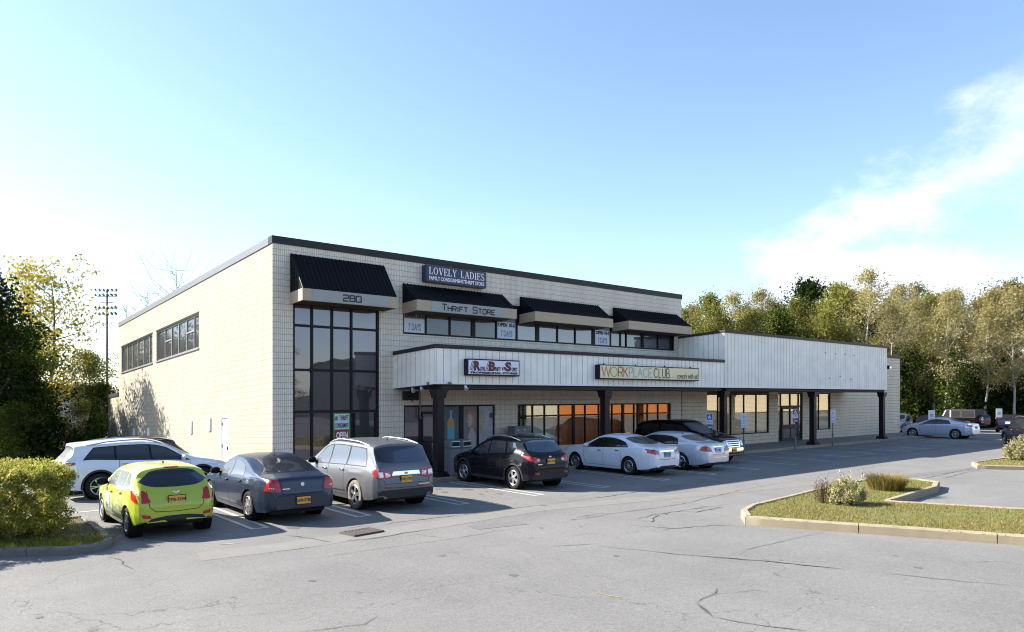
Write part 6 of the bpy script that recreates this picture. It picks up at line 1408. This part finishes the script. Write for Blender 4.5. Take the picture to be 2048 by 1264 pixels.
for x, y, sc in ((-5.4, 25.6, .66), (-9.0, 28.5, .80), (-4.6, 26.8, .62)): tree('green', (x, y), sc, rnd.uniform(0, 6.28), 'green tree near the back corner whose shade dapples the side wall' + (', nearest the wall' if x > -4 else ', left one' if x < -8 else ', tall one'), 'trees behind the side lot')
# thicket behind the trunks
def leaf_field(name, boxes, n, size, mat, seed, label=None):
    rnd = random.Random(seed); lv, lf = [], []
    for (fn, k) in boxes:
        for i in range(k):
            p = fn(rnd); s = size * rnd.uniform(.5, 1.4); u = Vector((rnd.gauss(0, 1), rnd.gauss(0, 1), rnd.gauss(0, 1))).normalized(); v = u.orthogonal().normalized(); w = u.cross(v); b0 = len(lv)
            lv += [p - v * s * .5, p + w * s * .35, p + v * s * .5, p - w * s * .35]; lf.append((b0, b0 + 1, b0 + 2, b0 + 3))
    me = bpy.data.meshes.new(name); me.from_pydata([tuple(v) for v in lv], [], lf); me.materials.append(mat); o = bpy.data.objects.new(name, me); COL.objects.link(o); return tag(o, kind='stuff')
def strip(b0, b1, d0, d1, hmax, seed):
    ph = random.Random(seed).uniform(0, 9)
    def f(r):
        b = r.uniform(b0, b1); d = r.uniform(d0, d1); x, y = cpos(b, d); top = hmax * (.55 + .25 * math.sin(b * 1.9 + ph) + .2 * math.sin(b * 4.7 + ph * 2)); return Vector((x, y, zg(x, y) + r.random() ** .8 * top + r.uniform(-.2, .3)))
    return f
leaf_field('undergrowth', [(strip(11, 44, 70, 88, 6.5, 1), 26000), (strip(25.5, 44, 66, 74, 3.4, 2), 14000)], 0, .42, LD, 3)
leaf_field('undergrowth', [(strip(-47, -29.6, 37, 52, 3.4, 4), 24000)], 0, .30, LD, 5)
def wall_of(b0, b1, d, h):
    mb = MB(); n = 24; vs = []
    for i in range(n + 1):
        x, y = cpos(b0 + (b1 - b0) * i / n, d + 1.5 * math.sin(i * 1.7)); z = zg(x, y); vs += [(x, y, z - .5), (x, y, z + h * (.85 + .15 * math.sin(i * 2.3)))]
    mb.add(vs, [(2 * i, 2 * i + 2, 2 * i + 3, 2 * i + 1) for i in range(n)]); return mb
# bushes
def bush(name, loc, rx, ry, h, n, leaf, mat, label, cat='bush', group=None, seed=1, boxy=.35, stems=True, rz=0, base=0.05, spikes=0):
    rnd = random.Random(seed); lv, lf = [], []
    root = empty(name, (loc[0], loc[1], loc[2]), rz, label, cat, group)
    cl = []
    for i in range(170 if boxy < .5 else 520):
        a = rnd.uniform(0, 6.283); z = rnd.random(); ex = 1 - boxy
        rad = (rnd.random() ** .35) * (1 - .35 * max(0, .25 - z) / .25)
        c, s = math.cos(a), math.sin(a); sq = 1 / max(abs(c), abs(s)) ** boxy
        top = math.sqrt(max(0, 1 - (rad * .95) ** 2)) * ex + boxy
        if boxy > .5 and rnd.random() < .4: z = rnd.uniform(.88, 1.0)
        cl.append(Vector((c * rad * sq * rx, s * rad * sq * ry, base + (h - base) * z * top)))
    for i in range(n):
        c = cl[rnd.randrange(len(cl))]; p = c + Vector((rnd.gauss(0, 1) * rx, rnd.gauss(0, 1) * ry, rnd.gauss(0, 1) * h)) * (.075 if boxy < .5 else .042); p.z = max(.02, p.z)
        s = leaf * rnd.uniform(.6, 1.3); u = Vector((rnd.gauss(0, 1), rnd.gauss(0, 1), rnd.gauss(0, 1))).normalized(); v = u.orthogonal().normalized(); w = u.cross(v); b0 = len(lv)
        lv += [p - v * s * .5, p + w * s * .26, p + v * s * .5, p - w * s * .26]; lf.append((b0, b0 + 1, b0 + 2, b0 + 3))
    for i in range(spikes):
        a = rnd.uniform(0, 6.283); q = rnd.random() ** .5; x, y = math.cos(a) * q * rx * .9, math.sin(a) * q * ry * .9; z0 = h * .92; hh = rnd.uniform(.08, .30)
        for k in range(12):
            p = Vector((x + rnd.gauss(0, .02), y + rnd.gauss(0, .02), z0 + hh * k / 12)); s = leaf * .9; u = Vector((rnd.gauss(0, 1), rnd.gauss(0, 1), .3)).normalized(); v = Vector((0, 0, 1)); w = u.cross(v).normalized(); b0 = len(lv)
            lv += [p - v * s * .5, p + w * s * .3, p + v * s * .5, p - w * s * .3]; lf.append((b0, b0 + 1, b0 + 2, b0 + 3))
    me = bpy.data.meshes.new('foliage'); me.from_pydata([tuple(v) for v in lv], [], lf); me.materials.append(mat); o = bpy.data.objects.new('foliage', me); COL.objects.link(o); o.parent = root
    st = MB()
    for i in range(26):
        a = rnd.uniform(0, 6.283); q = rnd.random(); e = Vector((math.cos(a) * rx * q, math.sin(a) * ry * q, h * rnd.uniform(.5, .85))); b = Vector((e.x * .25, e.y * .25, -.05)); m_ = b.lerp(e, .5) + Vector((0, 0, .1 * h)); st.cyl(b, m_, .012 * h, .008 * h, 5, False); st.cyl(m_, e, .008 * h, .004 * h, 5, False)
    st.build('stem', M['bark'], root, uv=False, normals=False)
    return root
LH = leaf_mat('leaves_hedge', [(.38, .43, .07), (.54, .55, .11), (.66, .62, .17), (.26, .32, .06), (.66, .46, .18)], .5)
LV = leaf_mat('leaves_variegated', [(.72, .68, .38), (.42, .44, .17), (.82, .75, .45), (.26, .28, .10), (.52, .36, .24)], .4)
LR = leaf_mat('leaves_reddish', [(.13, .06, .07), (.20, .12, .08), (.28, .20, .08), (.09, .05, .05)], .3)
bush('clipped_bush', (-8.35, -5.2, zg(-8.6, -5.35) + .1), 1.72, 1.45, 1.46, 90000, .062, LH, 'large clipped yellow-green bush on the left kerbed island', group=None, seed=3, boxy=.86, spikes=30)
bush('variegated_bush', (9.05, -14.9, zg(9, -14) + .16), .45, .42, .66, 6500, .055, LV, 'cream-leaved variegated bush on the right grass island', seed=5, boxy=.15, spikes=6)
bush('reddish_shrub', (8.85, -14.4, zg(9, -14) + .16), .24, .24, .72, 1100, .035, LR, 'thin reddish shrub growing behind the variegated bush', seed=6, boxy=.1)
bush('variegated_bush', (28.2, -13.6, zg(27, -13) + .14), .85, .7, .95, 7000, .08, LV, 'cream-leaved bush on the far island by the black SUV', seed=8, boxy=.15, spikes=6)
def tuft(name, loc, n, h, mat, label, seed):
    rnd = random.Random(seed); mb = MB()
    for i in range(n):
        a = rnd.uniform(0, 6.283); q = rnd.random() ** .6 * .38; x, y = math.cos(a) * q, math.sin(a) * q; hh = h * rnd.uniform(.5, 1.15); lean = rnd.uniform(.2, .9) * hh; w = .007
        p0 = Vector((x, y, 0)); p1 = Vector((x + math.cos(a) * lean * .4, y + math.sin(a) * lean * .4, hh * .65)); p2 = Vector((x + math.cos(a) * lean, y + math.sin(a) * lean, hh * rnd.uniform(.7, 1.0)))
        b = a + 1.57 + rnd.uniform(-.5, .5); o = Vector((math.cos(b) * w, math.sin(b) * w, 0)); mb.add([p0 + o, p0 - o, p1 - o, p1 + o, p2], [(0, 1, 2, 3), (3, 2, 4)])
    r_ = empty(name, loc, 0, label, 'plant'); mb.build('blades', mat, r_, uv=False, normals=False); return r_
LT = leaf_mat('tuft_blades', [(.36, .30, .06), (.24, .26, .06), (.44, .32, .10), (.34, .20, .10), (.20, .22, .05)], .4)
tuft('grass_tuft', (12.8, -14.3, zg(13, -13.5) + .16), 1500, .50, LT, 'arching golden grass tuft near the end of the right island', 3)
bpy.data.objects['grass_tuft'].scale = (1.15, 1.15, 1)
# floodlight mast, house beyond the trees
def mast():
    x, y = cpos(-29.25, 140); t = empty('floodlight_mast', (x, y, -2.5), math.atan2(-FW.x, FW.y), 'tall sports floodlight mast left of the building', 'mast'); p = MB(); p.cyl((0, 0, 0), (0, 0, 25.8), .28, .16, 10); p.build('pole', M['greydk'], t)
    for k, z in enumerate((25.6, 24.6, 22.2, 21.0)):
        b = MB(); b.box(-1.9, 1.9, -.08, .08, z - .06, z + .06)
        b.build('crossarm', M['greydk'], t)
        for i in range(6):
            xx = -2.0 + i * .8; l = MB(); l.cyl((xx, -.1, z + .1), (xx - .25, -.45, z + .38), .12, .27, 10); l.build('lamp_head', M['greydk'], t)
    b = MB(); b.box(-1.2, 1.2, -.1, .1, 23.3, 23.42); b.box(-1.3, 1.3, -.1, .1, 19.2, 19.3); b.build('platform', M['greydk'], t)
mast()
def house():
    x, y = cpos(-32.4, 92); t = empty('house', (x, y, -2.4), math.atan2(-FW.x, FW.y), 'white clapboard house with brick chimney glimpsed through the left trees', 'house')
    a = MB(); a.box(-3.6, 2.6, 0, 6, 0, 4.5); a.build('wall', M['siding'], t); b = MB(); b.prism([(-3.9, 4.5), (2.9, 4.5), (1.4, 6.6), (-2.6, 6.6)], -.3, 6.3, axis='y'); b.build('roof', M['coping_grey'], t)
    c = MB(); c.box(-3.9, -3.2, -.5, .3, 0, 8.0); c.build('chimney', M['maroon'] if False else pmat('brick', (.30, .07, .04), .9, 0, .2, 8), t)
house()
# ------------------------------------------------------------------ across the lot, behind the camera (seen in the glass)
opp = empty('warehouse', (30, -50, G0), 0, 'long low metal warehouse across the lot, seen mirrored in the corner window', 'building')
for nm, x0, x1, hh, mt in (('metal_wall', 0, 22, 6.2, pmat('dark_metal_siding', (.05, .05, .06), .6, 0, .1, 2)), ('beige_wall', 22.01, 30.8, 6.2, M['beigeblind']), ('orange_wall', 30.81, 58, 6.4, M['orangewall']), ('tan_wall', 58.01, 125, 6.2, M['blinds'])):
    a = MB(); a.box(x0, x1, -14, 0, 0, hh); a.build(nm, mt, opp)
    b = MB(); b.prism([(-14.6, hh), (.6, hh), (.6, hh + .15), (-7, hh + 1.3)], x0, x1, axis='x'); b.build('roof', M['coping'], opp)
for i, (x, y, kd, sc) in enumerate(((-6, -66, 'olive', .9), (0, -70, 'golden', 1.0), (6, -66, 'brown', 1.0), (11, -69, 'green', 1.0), (16, -65, 'olive', 1.05), (21, -68, 'brown', .95), (26, -66, 'green', .9), (-14, -68, 'green', .9), (-24, -66, 'brown', .9))):
    tree(kd, (x, y), sc, i * 1.3, ['olive tree', 'golden tree', 'brown autumn tree', 'green tree', 'tallest olive tree', 'second brown tree', 'green tree beside the warehouse', 'green tree behind the viewer, west part', 'brown tree, westmost'][i] + ' across the lot, mirrored in the shop glass', 'trees across the lot')
leaf_field('undergrowth', [(lambda r: Vector((r.uniform(-45, 30), r.uniform(-76, -70), r.random() * 4)), 9000)], 0, .5, LG, 11)

leaf_field('sky_blocking_trees', [(lambda r: Vector((r.uniform(-90, 30), r.uniform(-84, -74), r.random() ** .8 * 11)), 9000), (lambda r: Vector((r.uniform(-80, -70), r.uniform(-80, 5), r.random() ** .8 * 11)), 8000)], 0, 1.3, LO, 12)  # unseen leaf banks added behind camera to block low sky and darken reflections
